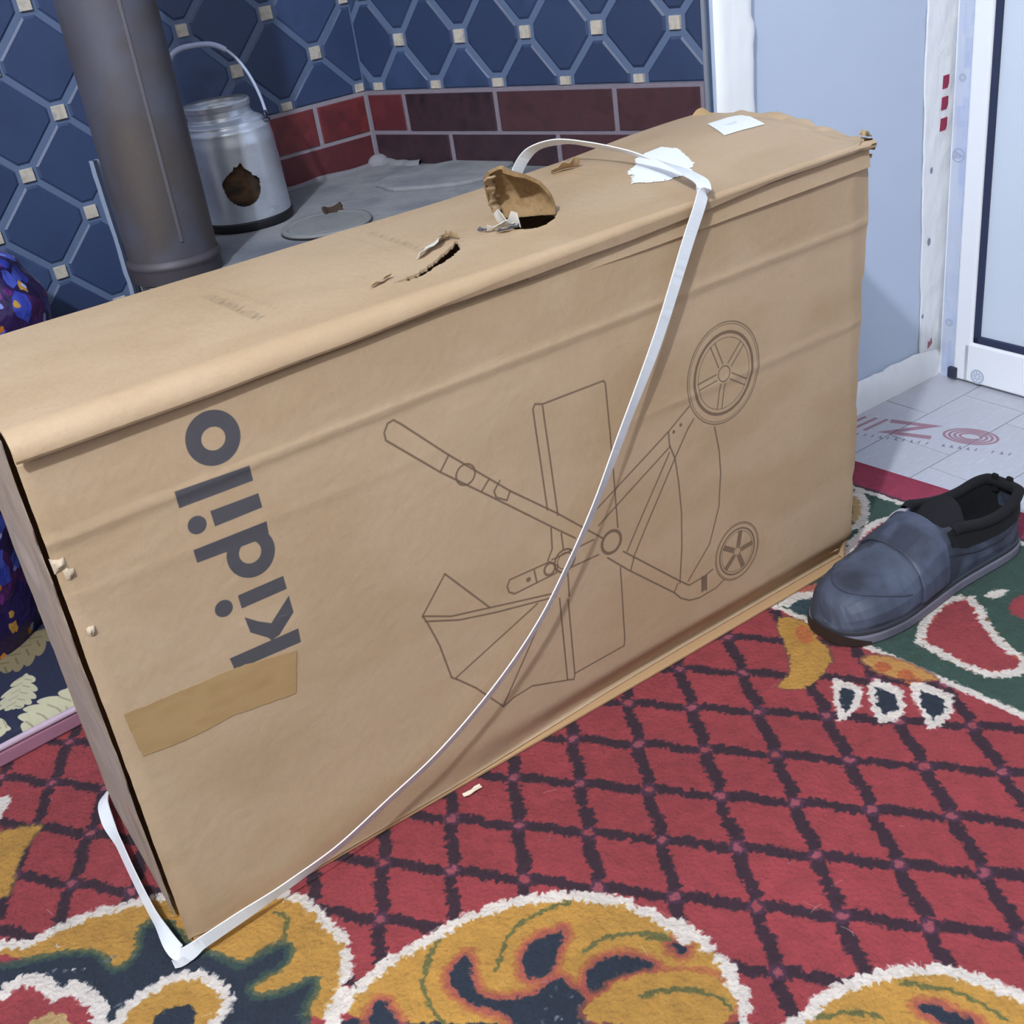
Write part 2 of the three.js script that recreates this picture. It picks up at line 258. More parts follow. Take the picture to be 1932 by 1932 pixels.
// ---- door: jamb, film, sash, seal, panel
{
  const d = structure('door_1', [DOORSIDE[0], 0, DOORSIDE[1]], Math.atan2(-NW[1], NW[0]));
  const pvc = phys({ color: 0xf9fbff, roughness: 0.3, clearcoat: 0.2, clearcoatRoughness: 0.3 });
  const X1 = DOOR.x1, H = DOOR.h;
  part(d, 'door_frame', merged([rbox(0.0125, 0.043, FLOOR, H, -0.07, 0.014, 0.003), rbox(X1 - 0.04, X1, FLOOR, H, -0.07, 0.014, 0.003), rbox(0.03, X1 - 0.03, H - 0.04, H, -0.07, 0.014, 0.003)]), pvc);
  // protective film with round seals and small print
  const [c, x] = canvas(64, 2048);
  x.fillStyle = '#c7cfe0'; x.fillRect(0, 0, 64, 2048);
  for (let k = 0; k < 90; k++) { { const b = rnd(); x.fillStyle = `rgba(${165 + b * 40},${178 + b * 38},${215 + b * 25},0.3)`; }; x.fillRect(rnd() * 64, rnd() * 2048, 6 + rnd() * 50, 20 + rnd() * 160); }
  const Y = (y) => 2048 - y / 0.75 * 2048;
  x.strokeStyle = '#8b90a8'; x.lineWidth = 2.5;
  for (const [y, r] of [[0.465, 14], [0.093, 16]]) { x.beginPath(); x.arc(30, Y(y), r, 0, 7); x.stroke(); x.beginPath(); x.arc(30, Y(y), r * 0.55, 0, 7); x.stroke(); }
  x.beginPath(); x.arc(30, Y(0.355), 26, 0, 7); x.stroke(); for (let k = 0; k < 7; k++) { x.beginPath(); x.moveTo(12 + k * 5, Y(0.355) - 22 + k * 3); x.lineTo(8 + k * 7, Y(0.355) + 18 - k * 2); x.stroke(); }
  x.fillStyle = '#9aa0b4'; x.font = 'bold 34px sans-serif'; x.textAlign = 'center';
  for (const [ch, y] of [['r', 0.315], ['e', 0.296], ['n', 0.277], ['o', 0.258], ['m', 0.238], ['a', 0.22]]) { x.save(); x.translate(30, Y(y)); x.rotate(-Math.PI / 2); x.fillText('▪', 0, 0); x.restore(); }
  part(d, 'protective_film', metricUV(box(0.0165, 0.0405, FLOOR, 0.75, 0.0138, 0.0148), 'x', 'y').translate(0, 0, 0), std({ map: (() => { const t = canvasMap(c); t.repeat.set(1 / 0.024, 1 / 0.756); t.offset.set(-0.0165 / 0.024, -FLOOR / 0.756); return t; })(), roughness: 0.35 }), 'bluish protective film with round seals');
  part(d, 'sash', merged([rbox(0.044, 0.0755, FLOOR + 0.004, H - 0.045, -0.06, 0.022, 0.005, 3), rbox(X1 - 0.115, X1 - 0.042, FLOOR + 0.004, H - 0.045, -0.06, 0.022, 0.005, 3), rbox(0.06, X1 - 0.06, FLOOR + 0.004, 0.0655, -0.06, 0.022, 0.005, 3), rbox(0.06, X1 - 0.06, H - 0.12, H - 0.045, -0.06, 0.022, 0.005, 3)]), pvc);
  part(d, 'rubber_seal', merged([rbox(0.0755, 0.086, 0.0655, H - 0.12, -0.02, 0.019, 0.002), rbox(X1 - 0.125, X1 - 0.115, 0.0655, H - 0.12, -0.02, 0.019, 0.002), rbox(0.0755, X1 - 0.115, 0.0655, 0.077, -0.02, 0.019, 0.002), rbox(0.0755, X1 - 0.115, H - 0.13, H - 0.12, -0.02, 0.019, 0.002)]), std({ color: 0x2a3350, roughness: 0.6 }), 'dark rubber seal');
  part(d, 'door_panel', box(0.084, X1 - 0.12, 0.075, H - 0.125, 0.008, 0.014), phys({ color: 0xd9e3f0, roughness: 0.3, clearcoat: 0.3, clearcoatRoughness: 0.2 }), 'pale flat door panel');
  part(d, 'latch_block', rbox(0.038, 0.053, FLOOR + 0.006, 0.018, 0.02, 0.028, 0.002), std({ color: 0x30344a, roughness: 0.6 }), 'small dark plastic block');
  const [sc, s] = canvas(128, 128); s.fillStyle = '#dfe5f0'; s.fillRect(0, 0, 128, 128); s.strokeStyle = '#7b819a'; s.lineWidth = 5; s.beginPath(); s.arc(64, 64, 54, 0, 7); s.stroke(); s.lineWidth = 4; for (let k = 0; k < 9; k++) { const a = k * 0.7; s.beginPath(); s.moveTo(64 + 14 * Math.cos(a), 64 + 14 * Math.sin(a)); s.lineTo(64 + 44 * Math.cos(a + 0.35), 64 + 44 * Math.sin(a + 0.35)); s.stroke(); }
  part(d, 'round_seal', new THREE.CircleGeometry(0.0125, 32).translate(0.09, 0.012, 0.0226), std({ map: canvasMap(sc), roughness: 0.5 }), 'round printed seal');
}

// ---- floor tiles between the rug and the door, with the red lettering printed across them
{
  const W = 1536, U = 0.46, [c, x] = canvas(W, W), px = W / U;                       // u runs away from the back corner along the wall (-EW), v along the door wall (NW)
  x.fillStyle = '#c3c3cc'; x.fillRect(0, 0, W, W);
  for (let k = 0; k < 2600; k++) { const v = 178 + rnd() * 40; x.fillStyle = `rgba(${v},${v},${v + 10},0.35)`; x.fillRect(rnd() * W, rnd() * W, 8 + rnd() * 60, 2 + rnd() * 9); }
  for (let k = 0; k < 160; k++) { x.fillStyle = 'rgba(120,118,128,0.35)'; x.fillRect(rnd() * W, rnd() * W, 2 + rnd() * 5, 2 + rnd() * 4); }
  // lettering frame: origin below the Z, one letter wide and one letter high
  const o = [0.239, 0.082], ex = [-0.025, 0.063], ey = [-0.043, -0.02];
  const at = (a, b) => [(o[0] + ex[0] * a + ey[0] * b) * px, (o[1] + ex[1] * a + ey[1] * b) * px];
  const path = (l, close) => { x.beginPath(); l.forEach(([a, b], i) => i ? x.lineTo(...at(a, b)) : x.moveTo(...at(a, b))); if (close) x.closePath(); x.stroke(); };
  x.strokeStyle = '#a37a88'; x.lineCap = 'butt'; x.lineWidth = 0.006 * px;
  for (const dx of [-1.2, -0.95, -0.7, -0.45, -0.2]) path([[dx - 0.25, 0], [dx + 0.12, 1]]);
  for (const k of [-0.14, -0.05, 0.05, 0.14]) { x.lineWidth = 0.0042 * px; path([[0.0, 1 - 0.1 + k * 0.6], [0.92 + k, 1 - 0.1 + k * 0.4], [0.08 + k, 0.1 + k * 0.4], [1.02, 0.1 + k * 0.6]]); }
  for (const k of [1, 0.8, 0.6, 0.4]) { x.lineWidth = 0.0042 * px; path(Array.from({ length: 40 }, (_, i) => [1.8 + 0.56 * k * Math.cos(i * Math.PI / 20), 0.52 + 0.5 * k * Math.sin(i * Math.PI / 20)]), true); }
  x.strokeStyle = '#7c7888'; x.lineWidth = 0.002 * px;
  for (let a = -1.4; a < 3.4; a += 0.17) if (rnd() > 0.28) { path([[a, -0.4], [a + 0.03, -0.22]]); if (rnd() > 0.5) path([[a + 0.06, -0.4], [a + 0.02, -0.3]]); }
  const map = canvasMap(c, THREE.MirroredRepeatWrapping); map.repeat.set(1 / U, -1 / U); map.offset.set(0, 1);
  const mats = [0, 1, 2].map((k) => std({ color: new THREE.Color().setScalar([1, 0.96, 0.92][k]), map, roughness: 0.55, bumpMap: grainMap(128, 6, 70 + k, 4, 5), bumpScale: 0.0008 }));
  const floorMesh = scene.children.find((m) => m.name === 'floor');
  const rowsAt = [0.0, 0.092, 0.198, 0.303, 0.408, 0.513, 0.618], shift = [0.145, 0.058, 0.105, 0.04, 0.12, 0.07];
  for (let r = 0; r + 1 < rowsAt.length; r++) for (let k = -1; k < 4; k++) {
    const u0 = Math.max(0.001, shift[r] + k * 0.18), u1 = Math.min(0.66, shift[r] + (k + 1) * 0.18); if (u1 - u0 < 0.02) continue;
    const g = 0.0011, v0 = rowsAt[r], v1 = rowsAt[r + 1], P = (u, v) => [DOORSIDE[0] - EW[0] * u + NW[0] * v, DOORSIDE[1] - EW[1] * u + NW[1] * v];
    const quad = [P(u0 + g, v0 + g), P(u1 - g, v0 + g), P(u1 - g, v1 - g), P(u0 + g, v1 - g)];
    const geo = prism(quad, FLOOR - 0.004, FLOOR + (rnd() - 0.5) * 0.0004, 0.0004), p = geo.attributes.position, uvA = new Float32Array(p.count * 2);
    for (let i = 0; i < p.count; i++) { const dx = p.getX(i) - DOORSIDE[0], dz = p.getZ(i) - DOORSIDE[1]; uvA[i * 2] = -(dx * EW[0] + dz * EW[1]); uvA[i * 2 + 1] = dx * NW[0] + dz * NW[1]; }
    geo.setAttribute('uv', new THREE.BufferAttribute(uvA, 2));
    part(floorMesh, 'floor_tile', geo, mats[Math.floor(rnd() * 3)]);
  }
}
// front print, millimetres along and up the panel
const PRINT = {
  l_stem: [[111,429],[173,427],[173,413],[111,414]],
  i_stem_b: [[133,402],[174,401],[174,388],[133,388]],
  d_stem: [[111,376],[174,375],[173,361],[111,364]],
  i_stem_a: [[134,321],[175,321],[175,308],[134,308]],
  k_stem: [[112,268],[175,267],[174,253],[113,255]],
  k_arm: [[134,299],[144,290],[154,283],[175,301],[175,284],[158,269],[150,267],[148,271],[135,283]],
  ochre: [[18,262],[118,257],[168,247],[157,206],[100,214],[61,212],[20,216]],
};
const STROLLER = [
  [[505,208],[453,261],[405,306],[349,366],[310,411],[304,417],[298,416],[293,409],[293,402],[337,354],[391,302],[443,251],[471,224]],
  [[349,366],[338,354]],
  [[385,327],[375,318]],
  [[396,321],[388,313],[389,306],[400,298],[405,306]],
  [[443,269],[443,376],[446,380],[454,377],[526,375],[528,372],[525,212]],
  [[454,375],[454,258]],
  [[444,248],[442,225],[435,214]],
  [[455,237],[455,218]],
  [[457,196],[455,162]],
  [[443,165],[440,61]],
  [[453,158],[450,63],[448,57],[440,61]],
  [[450,64],[518,64],[520,72],[523,164]],
  [[322,253],[291,221],[294,213],[302,182],[308,139],[313,134]],
  [[322,253],[362,195]],
  [[291,221],[320,206],[364,194],[434,175]],
  [[293,214],[327,198],[368,186],[439,169]],
  [[313,136],[416,172]],
  [[359,73],[423,158]],
  [[313,134],[332,112],[359,72],[372,76],[396,78],[439,61]],
  [[385,208],[389,214],[437,212],[446,203],[443,196],[392,196],[386,201],[385,208]],
  [[418,211],[419,196]],
  [[461,194],[497,192]],
  [[440,213],[493,212]],
  [[492,240],[601,292],[631,309]],
  [[501,225],[602,275]],
  [[601,292],[601,276],[607,259],[627,285],[636,293]],
  [[600,268],[534,179]],
  [[607,259],[541,167]],
  [[607,259],[610,228],[611,191],[608,148],[602,105]],
  [[664,273],[669,243],[670,215],[665,176],[648,135],[614,102]],
  [[508,183],[533,156],[593,97],[602,85],[614,76],[629,72],[654,73],[667,78]],
  [[529,181],[601,109],[615,96],[638,97],[651,100]],
  [[542,167],[536,154]],
  [[599,106],[593,97]],
  [[635,98],[633,78]],
  [[641,97],[640,77]],
];
// rug figures, millimetres in the rug frame
const FIGURE = {
  flower_a: [[192,-627],[219,-639],[252,-643],[281,-640],[311,-634],[336,-632],[358,-621],[375,-614],[393,-602],[420,-577],[435,-557],[446,-539],[453,-516],[457,-494],[455,-470],[462,-489],[463,-468],[461,-447],[457,-427],[447,-415],[446,-404],[426,-384]],
  flower_b: [[443,-359],[469,-354],[483,-355],[505,-349],[526,-340],[549,-326],[569,-308],[576,-292],[584,-271],[590,-247],[601,-184]],
  rosette: [[-17,-962],[12,-935],[32,-914],[55,-911],[77,-907],[97,-899],[116,-889],[132,-880],[151,-867],[195,-836],[227,-798],[244,-762],[245,-739],[245,-716],[248,-694],[239,-680],[230,-663],[215,-649],[200,-638],[188,-631]],
  dark_a: [[-11,-921],[3,-909],[33,-890],[55,-876],[80,-849],[76,-826],[89,-816],[107,-824],[118,-853],[140,-839],[142,-808],[140,-786],[156,-768],[163,-737],[187,-735],[206,-733],[206,-715],[188,-708],[175,-713],[159,-713],[156,-700],[178,-685],[198,-680],[207,-676],[196,-663],[183,-660],[176,-643],[165,-625],[-38,-834]],
  loop: [[43,-751],[58,-766],[75,-776],[90,-777],[115,-774],[136,-755],[142,-731],[141,-715],[131,-705],[120,-702],[103,-689]],
  loop_in: [[67,-726],[80,-743],[90,-749],[104,-743],[117,-732],[111,-720],[91,-701]],
  bud: [[-35,-871],[-8,-874],[9,-877],[21,-870],[29,-855],[30,-837],[45,-833],[51,-821],[53,-791],[45,-772],[32,-755],[-46,-835]],
  bud_in: [[-20,-808],[1,-829],[16,-824],[30,-814],[30,-795],[19,-768]],
  leaf_l: [[18,-1113],[44,-1100],[62,-1092],[85,-1079],[104,-1066],[89,-1054],[66,-1036],[51,-1008],[41,-990],[26,-996],[-7,-1028]],
  white_l: [[70,-1156],[95,-1142],[83,-1124],[70,-1109],[58,-1118]],
  navy_a: [[337,-553],[347,-562],[362,-567],[375,-564],[380,-556],[390,-558],[384,-549],[373,-546],[357,-534],[345,-531],[334,-540]],
  navy_b: [[284,-584],[292,-595],[305,-598],[316,-598],[307,-585],[299,-572],[295,-557],[304,-540],[321,-530],[332,-523],[347,-526],[356,-519],[352,-507],[359,-498],[348,-488],[341,-472],[333,-451],[282,-504],[299,-516],[301,-527],[289,-547],[284,-566]],
  navy_c: [[362,-500],[374,-509],[383,-510],[400,-505],[412,-490],[418,-469],[411,-472],[396,-483],[378,-488],[362,-489]],
  navy_d: [[206,-595],[220,-614],[237,-618],[233,-601],[232,-585],[226,-574]],
  petal: [[348,-488],[367,-486],[391,-483],[412,-468],[432,-449],[445,-426],[443,-404],[417,-393],[384,-413],[368,-439],[347,-466],[342,-478]],
  navy_e: [[441,-480],[448,-472],[447,-461],[438,-465]],
  navy_f: [[529,-301],[540,-290],[544,-273],[548,-256],[538,-254],[529,-270],[529,-289]],
  navy_g: [[382,-416],[398,-421],[409,-414],[410,-401],[402,-394]],
  blob: [[1163,-801],[1172,-798],[1155,-775],[1134,-759],[1110,-749],[1087,-748]],
  arc_red: [[1019,-706],[1060,-729],[1102,-735],[1127,-731],[1146,-718],[1128,-692],[1071,-691],[1034,-694]],
  tri: [[898,-711],[922,-709],[938,-693],[902,-661],[891,-675]],
  sliver_red: [[911,-721],[940,-717],[967,-703],[944,-692],[925,-709]],
  yellow_s: [[857,-693],[877,-702],[886,-671],[871,-651],[853,-605],[803,-596],[854,-606],[824,-599],[795,-595],[775,-603],[768,-623],[786,-622],[810,-633],[839,-665]],
  orange_s: [[867,-674],[882,-668],[859,-637],[844,-650]],
  orange_r: [[865,-588],[891,-564],[891,-492],[871,-511],[855,-540],[857,-568]],
  petal_red: [[929,-550],[975,-569],[1017,-572],[1039,-554],[1023,-533],[1002,-511],[984,-488],[974,-467],[969,-447],[954,-443],[936,-452],[924,-467],[924,-507],[929,-533]],
  petal_far: [[1049,-512],[1076,-516],[1089,-499],[1044,-476],[1032,-497]],
  white_tip: [[1053,-545],[1072,-540],[1083,-526],[1062,-527],[1048,-535]],
  m1: [[818,-583],[823,-554],[796,-537],[767,-538],[789,-559]],
  m2: [[832,-548],[844,-548],[848,-521],[817,-498],[800,-499],[791,-507],[803,-524]],
  m3: [[861,-516],[870,-510],[871,-476],[846,-463],[825,-460],[813,-464],[824,-475],[839,-495]],
};
const STEM_LINE = [
  [[412,-574],[395,-583],[372,-589],[356,-588],[337,-579],[321,-567]],
  [[308,-630],[291,-622],[274,-609],[265,-598],[260,-583],[257,-560]],
  [[445,-481],[440,-495],[422,-514],[401,-528],[385,-525]],
  [[422,-435],[402,-454],[387,-460]],
  [[538,-319],[550,-304],[561,-283],[564,-265],[564,-245]],
  [[468,-348],[483,-337],[496,-328],[502,-312]],
  [[432,-495],[439,-490],[444,-482]],
  [[404,-451],[417,-438],[427,-423],[431,-411],[429,-401]],
  [[218,-768],[225,-758],[217,-744],[205,-734]],
];
const LEAVES = [[0.34, 0.17, 0.092, -2.7, 0], [0.275, 0.093, 0.066, -2.11, 1], [0.315, 0.012, 0.075, -2.96, 1], [0.335, 0.04, 0.045, -2.3, 1], [0.225, 0.012, 0.06, 2.5, 1], [0.4, 0.05, 0.07, -2.5, 1], [0.42, 0.17, 0.08, -2.0, 0], [0.18, 0.16, 0.08, -2.6, 0], [0.46, 0.1, 0.06, 2.6, 1], [0.1, 0.08, 0.07, -2.2, 1], [0.24, 0.25, 0.085, -2.7, 0], [0.08, 0.2, 0.07, 2.2, 0], [0.36, 0.28, 0.07, -1.8, 1]];

// ---------------------------------------------------------------- rug
const RA = [0.809, -0.588], RB = [0.588, 0.809];                             // rug axes on the floor: along towards the door, across
const rugXZ = (a, b) => [RA[0] * a + RB[0] * b, RA[1] * a + RB[1] * b];
function rugTexture() {
  const N = 760, A0 = -0.08, B0 = -1.21, SPAN = 1.326, k = N / SPAN, [c, x] = canvas(N, N);
  const X = (a) => (a - A0) * k, Y = (b) => (b - B0) * k;
  const RED = '#8b373b', DARK = '#33202a', OCHRE = '#a97d3a', IVORY = '#c9beb4', GREEN = '#33483f', NAVY = '#232a36', RUST = '#9a4f38', OLIVE = '#5c5a34', TAN = '#a98a5c', PINK = '#8c4650';
  x.fillStyle = RED; x.fillRect(0, 0, N, N);
  const mm = (l) => l.map(([a, b]) => [a / 1000, b / 1000]);
  const trace = (l, open) => {
    x.beginPath();
    const n = l.length, mid = (p, q) => [(p[0] + q[0]) / 2, (p[1] + q[1]) / 2];
    if (open) { x.moveTo(X(l[0][0]), Y(l[0][1])); for (let i = 1; i < n - 1; i++) { const m = i < n - 2 ? mid(l[i], l[i + 1]) : l[n - 1]; x.quadraticCurveTo(X(l[i][0]), Y(l[i][1]), X(m[0]), Y(m[1])); } if (n === 2) x.lineTo(X(l[1][0]), Y(l[1][1])); return; }
    const s = mid(l[n - 1], l[0]); x.moveTo(X(s[0]), Y(s[1]));
    for (let i = 0; i < n; i++) { const m = mid(l[i], l[(i + 1) % n]); x.quadraticCurveTo(X(l[i][0]), Y(l[i][1]), X(m[0]), Y(m[1])); }
    x.closePath();
  };
  const fill = (name, col) => { trace(mm(FIGURE[name])); x.fillStyle = col; x.fill(); };
  const edge = (name, col, w, alpha = 1) => { trace(mm(FIGURE[name])); x.globalAlpha = alpha; x.strokeStyle = col; x.lineWidth = w * k; x.lineJoin = 'round'; x.stroke(); x.globalAlpha = 1; };
  // a line of separate knots
  const knots = (l, col, w, step = 0.0042, gap = 0.06, closed = false) => {
    const pts = closed ? [...l, l[0]] : l; x.fillStyle = col; let over = 0, side = 1;
    for (let i = 1; i < pts.length; i++) {
      const [p, q] = [pts[i - 1], pts[i]], L = Math.hypot(q[0] - p[0], q[1] - p[1]), nx = -(q[1] - p[1]) / L, ny = (q[0] - p[0]) / L;
      for (let d = over; d < L; d += step) {
        side = -side; if (rnd() < gap) continue;
        const a = p[0] + (q[0] - p[0]) * d / L + nx * side * w * 0.2, b = p[1] + (q[1] - p[1]) * d / L + ny * side * w * 0.2, s = w * rr(0.85, 1.1);
        x.save(); x.translate(X(a), Y(b)); x.rotate(Math.PI / 4 * (rnd() < 0.5)); x.fillRect(-s * k / 2, -s * k / 2, s * k, s * k); x.restore();
      }
      over = 0;
    }
  };
  const dot = (a, b, r, col) => { x.fillStyle = col; x.beginPath(); x.arc(X(a), Y(b), r * k, 0, 7); x.fill(); };
  // lattice of lozenges
  const node = (i, j) => { const w = sm(-6, -9.5, i); const p = i + 0.27 * w, q = j + 0.1 * w; return [0.6842 + 0.0396 * p - 0.0407 * q, -0.6689 + 0.0582 * p + 0.0547 * q]; };
  const bowed = (p, q, s) => { const l = []; for (let t = 0; t <= 8; t++) { const u = 0.1 + 0.8 * t / 8, b = s * 0.002 * Math.sin(2 * Math.PI * u); l.push([lerp(p[0], q[0], u) - (q[1] - p[1]) / 0.07 * b, lerp(p[1], q[1], u) + (q[0] - p[0]) / 0.07 * b]); } return l; };
  for (let i = -16; i < 18; i++) for (let j = -16; j < 20; j++) {
    const p = node(i, j);
    knots(bowed(p, node(i + 1, j), -1), DARK, 0.0086, 0.0038, 0.02); knots(bowed(p, node(i, j + 1), 1), DARK, 0.009, 0.0038, 0.02);
    dot(p[0], p[1], 0.0082, '#44283a'); dot(p[0], p[1], 0.0048, rnd() < 0.75 ? PINK : '#8a3f44');
  }
  // ground behind the big figures nearest the viewer
  x.fillStyle = NAVY; x.beginPath(); [[192, -627], [300, -560], [426, -384], [500, -300], [601, -184], [620, 20], [420, 110], [60, 110], [-80, -300], [-80, -834], [-38, -834], [60, -700]].forEach(([a, b], i) => i ? x.lineTo(X(a / 1000), Y(b / 1000)) : x.moveTo(X(a / 1000), Y(b / 1000))); x.fill();
  // left rosette
  fill('leaf_l', OCHRE); edge('leaf_l', '#5d4a30', 0.004, 0.6); fill('white_l', IVORY);
  fill('rosette', OCHRE); fill('dark_a', NAVY); edge('dark_a', GREEN, 0.009, 0.75);
  for (let n = 0; n < 26; n++) dot(rr(0, 0.16), rr(-0.9, -0.7), rr(0.0012, 0.0026), n % 3 ? '#59606a' : IVORY);
  knots(mm(FIGURE.rosette), IVORY, 0.0085, 0.005, 0.1);
  fill('loop', OCHRE); fill('loop_in', NAVY); knots(mm(FIGURE.loop), IVORY, 0.0085, 0.0055, 0.12);
  fill('bud', RED); fill('bud_in', TAN); knots(mm(FIGURE.bud), IVORY, 0.011, 0.005, 0.08);
  // scroll flowers
  for (const f of ['flower_a', 'flower_b']) { fill(f, OCHRE); }
  for (const b of ['navy_a', 'navy_b', 'navy_c', 'navy_d', 'navy_e', 'navy_f', 'navy_g']) { edge(b, RUST, 0.017, 0.55); edge(b, '#8c3f45', 0.009, 0.6); fill(b, NAVY); }
  edge('petal', RUST, 0.012, 0.6); fill('petal', OCHRE);
  for (let n = 0; n < 24; n++) dot(rr(0.29, 0.36), rr(-0.53, -0.46), rr(0.001, 0.002), '#6a6c78');
  for (const l of STEM_LINE) { trace(mm(l), true); x.strokeStyle = OLIVE; x.lineWidth = 0.0042 * k; x.lineCap = 'round'; x.setLineDash([0.011 * k, 0.003 * k]); x.stroke(); x.setLineDash([]); }
  for (const f of ['flower_a', 'flower_b']) knots(mm(FIGURE[f]), IVORY, 0.0088, 0.0046, 0.06);
  // border towards the door
  const band = (a0, a1, col) => { x.fillStyle = col; x.fillRect(X(a0), 0, (a1 - a0) * k, N); };
  band(0.889, 1.19, GREEN);
  for (let n = 0; n < 9; n++) { const b = -1.35 + n * 0.31 + 0.06; dot(1.03, b + 0.62, 0.05, n % 2 ? OCHRE : RED); }
  fill('blob', TAN); knots(mm(FIGURE.blob), IVORY, 0.009);
  fill('arc_red', RED); edge('arc_red', '#b5764e', 0.012, 0.8); fill('arc_red', RED); knots(mm(FIGURE.arc_red).slice(0, 5), IVORY, 0.009);
  fill('sliver_red', '#a0574a'); fill('tri', '#2e3f47'); knots(mm(FIGURE.tri).slice(0, 3), IVORY, 0.011, 0.004, 0.02);
  fill('petal_red', RED); edge('petal_red', '#b0653f', 0.012, 0.45); knots(mm(FIGURE.petal_red), IVORY, 0.0085, 0.0048, 0.05, true);
  fill('petal_far', RED); fill('white_tip', IVORY);
  band(0.8835, 0.8925, IVORY); band(1.176, 1.185, IVORY); band(1.185, 1.19, '#46343c'); band(1.19, 1.243, '#92344a');
  fill('yellow_s', OCHRE); edge('yellow_s', '#5a4434', 0.004, 0.7); fill('yellow_s', OCHRE); fill('orange_s', '#ad6338');
  fill('orange_r', '#b07f44'); for (const [a, b] of [[0.868, -0.555], [0.872, -0.53], [0.866, -0.515]]) dot(a, b, 0.009, '#a85a34');
  edge('orange_r', '#6a4038', 0.004, 0.6);
  for (const m of ['m1', 'm2', 'm3']) { const l = mm(FIGURE[m]), n = l.length, g = l.reduce((s, p) => [s[0] + p[0] / n, s[1] + p[1] / n], [0, 0]); trace(l); x.fillStyle = IVORY; x.strokeStyle = IVORY; x.lineWidth = 0.004 * k; x.fill(); x.stroke(); x.fillStyle = NAVY; x.beginPath(); l.forEach(([a, b], i) => { const p = [X(lerp(g[0], a, 0.62)), Y(lerp(g[1], b, 0.55 + 0.25 * (i & 1)))]; i ? x.lineTo(...p) : x.moveTo(...p); }); x.fill(); knots(l, IVORY, 0.0042, 0.004, 0.1, true); }
  // woven at full size: every knot shifts its colour a little and the outlines fray
  const src = x.getImageData(0, 0, N, N).data, S = 2048, d = new Uint8Array(S * S * 4);
  for (let y = 0; y < S; y++) for (let z = 0; z < S; z++) {
    const fx = z / S * N, fy = y / S * N, cell = 2.1;
    const jx = (vnoise(fx / cell, fy / cell, 5) - 0.5) * 2.6, jy = (vnoise(fx / cell, fy / cell, 6) - 0.5) * 2.6;
    const p = Math.min(N - 1, Math.max(0, Math.round(fx + jx))), q = Math.min(N - 1, Math.max(0, Math.round(fy + jy))), o = (q * N + p) * 4;
    const tone = 0.9 + 0.2 * fbm(fx / 90, fy / 90, 8, 3) + 0.07 * (vnoise(fx * 0.9, fy * 0.9, 9) - 0.5) + 0.1 * (vnoise(fx * 0.16, fy * 0.16, 10) - 0.5);
    for (let h = 0; h < 3; h++) d[(y * S + z) * 4 + h] = Math.min(255, src[o + h] * tone);
    d[(y * S + z) * 4 + 3] = 255;
  }
  // stray pale fibres
  for (let n = 0; n < 150; n++) { let a = rnd() * S, b = rnd() * S, t = rnd() * 7; const L = 3 + rnd() * 22, w = rr(0.15, 0.5); for (let s = 0; s < L; s++) { const o = (Math.floor(b) % S * S + Math.floor(a) % S) * 4; for (let h = 0; h < 3; h++) d[o + h] = lerp(d[o + h], 225, w); a = Math.abs(a + Math.cos(t)); b = Math.abs(b + Math.sin(t)); t += (rnd() - 0.5) * 0.3; } }
  const t = new THREE.DataTexture(d, S, S); t.colorSpace = THREE.SRGBColorSpace; t.magFilter = THREE.LinearFilter; t.wrapS = t.wrapT = THREE.MirroredRepeatWrapping; t.needsUpdate = true;
  return { t, A0, B0, SPAN };
}
{
  const tex = rugTexture(), g = thing('rug', 'red patterned carpet with black lattice, ochre scroll flowers and a dark green border', 'rug');
  const outline = [[-1.1, -1.5], [0.34, -1.5], [0.36, -1.165], [1.2435, -1.165], [1.2435, 0.75], [-1.1, 0.75]];
  const uvOf = (p) => { const a = p.x * RA[0] + p.z * RA[1], b = p.x * RB[0] + p.z * RB[1]; return [(a - tex.A0) / tex.SPAN, (b - tex.B0) / tex.SPAN]; };
  const geo = prism(outline.map(([a, b]) => rugXZ(a, b)), FLOOR + 0.0002, 0, 0.0015), p = geo.attributes.position, u = new Float32Array(p.count * 2), q = new THREE.Vector3();
  for (let i = 0; i < p.count; i++) { q.fromBufferAttribute(p, i); u.set(uvOf(q), i * 2); }
  geo.setAttribute('uv', new THREE.BufferAttribute(u, 2));
  part(g, 'pile', geo, phys({ map: tex.t, roughness: 1, sheen: 0.12, sheenRoughness: 0.6, sheenColor: new THREE.Color(0.7, 0.5, 0.5), bumpMap: grainMap(512, 64, 21, 3, 6), bumpScale: 0.0022 }));
  const bound = ([a, b], [c, d]) => { const [x0, z0] = rugXZ(a, b), [x1, z1] = rugXZ(c, d); return new THREE.CylinderGeometry(0.0032, 0.0032, Math.hypot(x1 - x0, z1 - z0), 8).rotateZ(Math.PI / 2).rotateY(-Math.atan2(z1 - z0, x1 - x0)).translate((x0 + x1) / 2, FLOOR + 0.0034, (z0 + z1) / 2); };
  part(g, 'bound_edge', bound([1.2445, -1.165], [1.2445, 0.75]), std({ color: 0x8e3048, roughness: 1 }), 'crimson overcast edge');
}

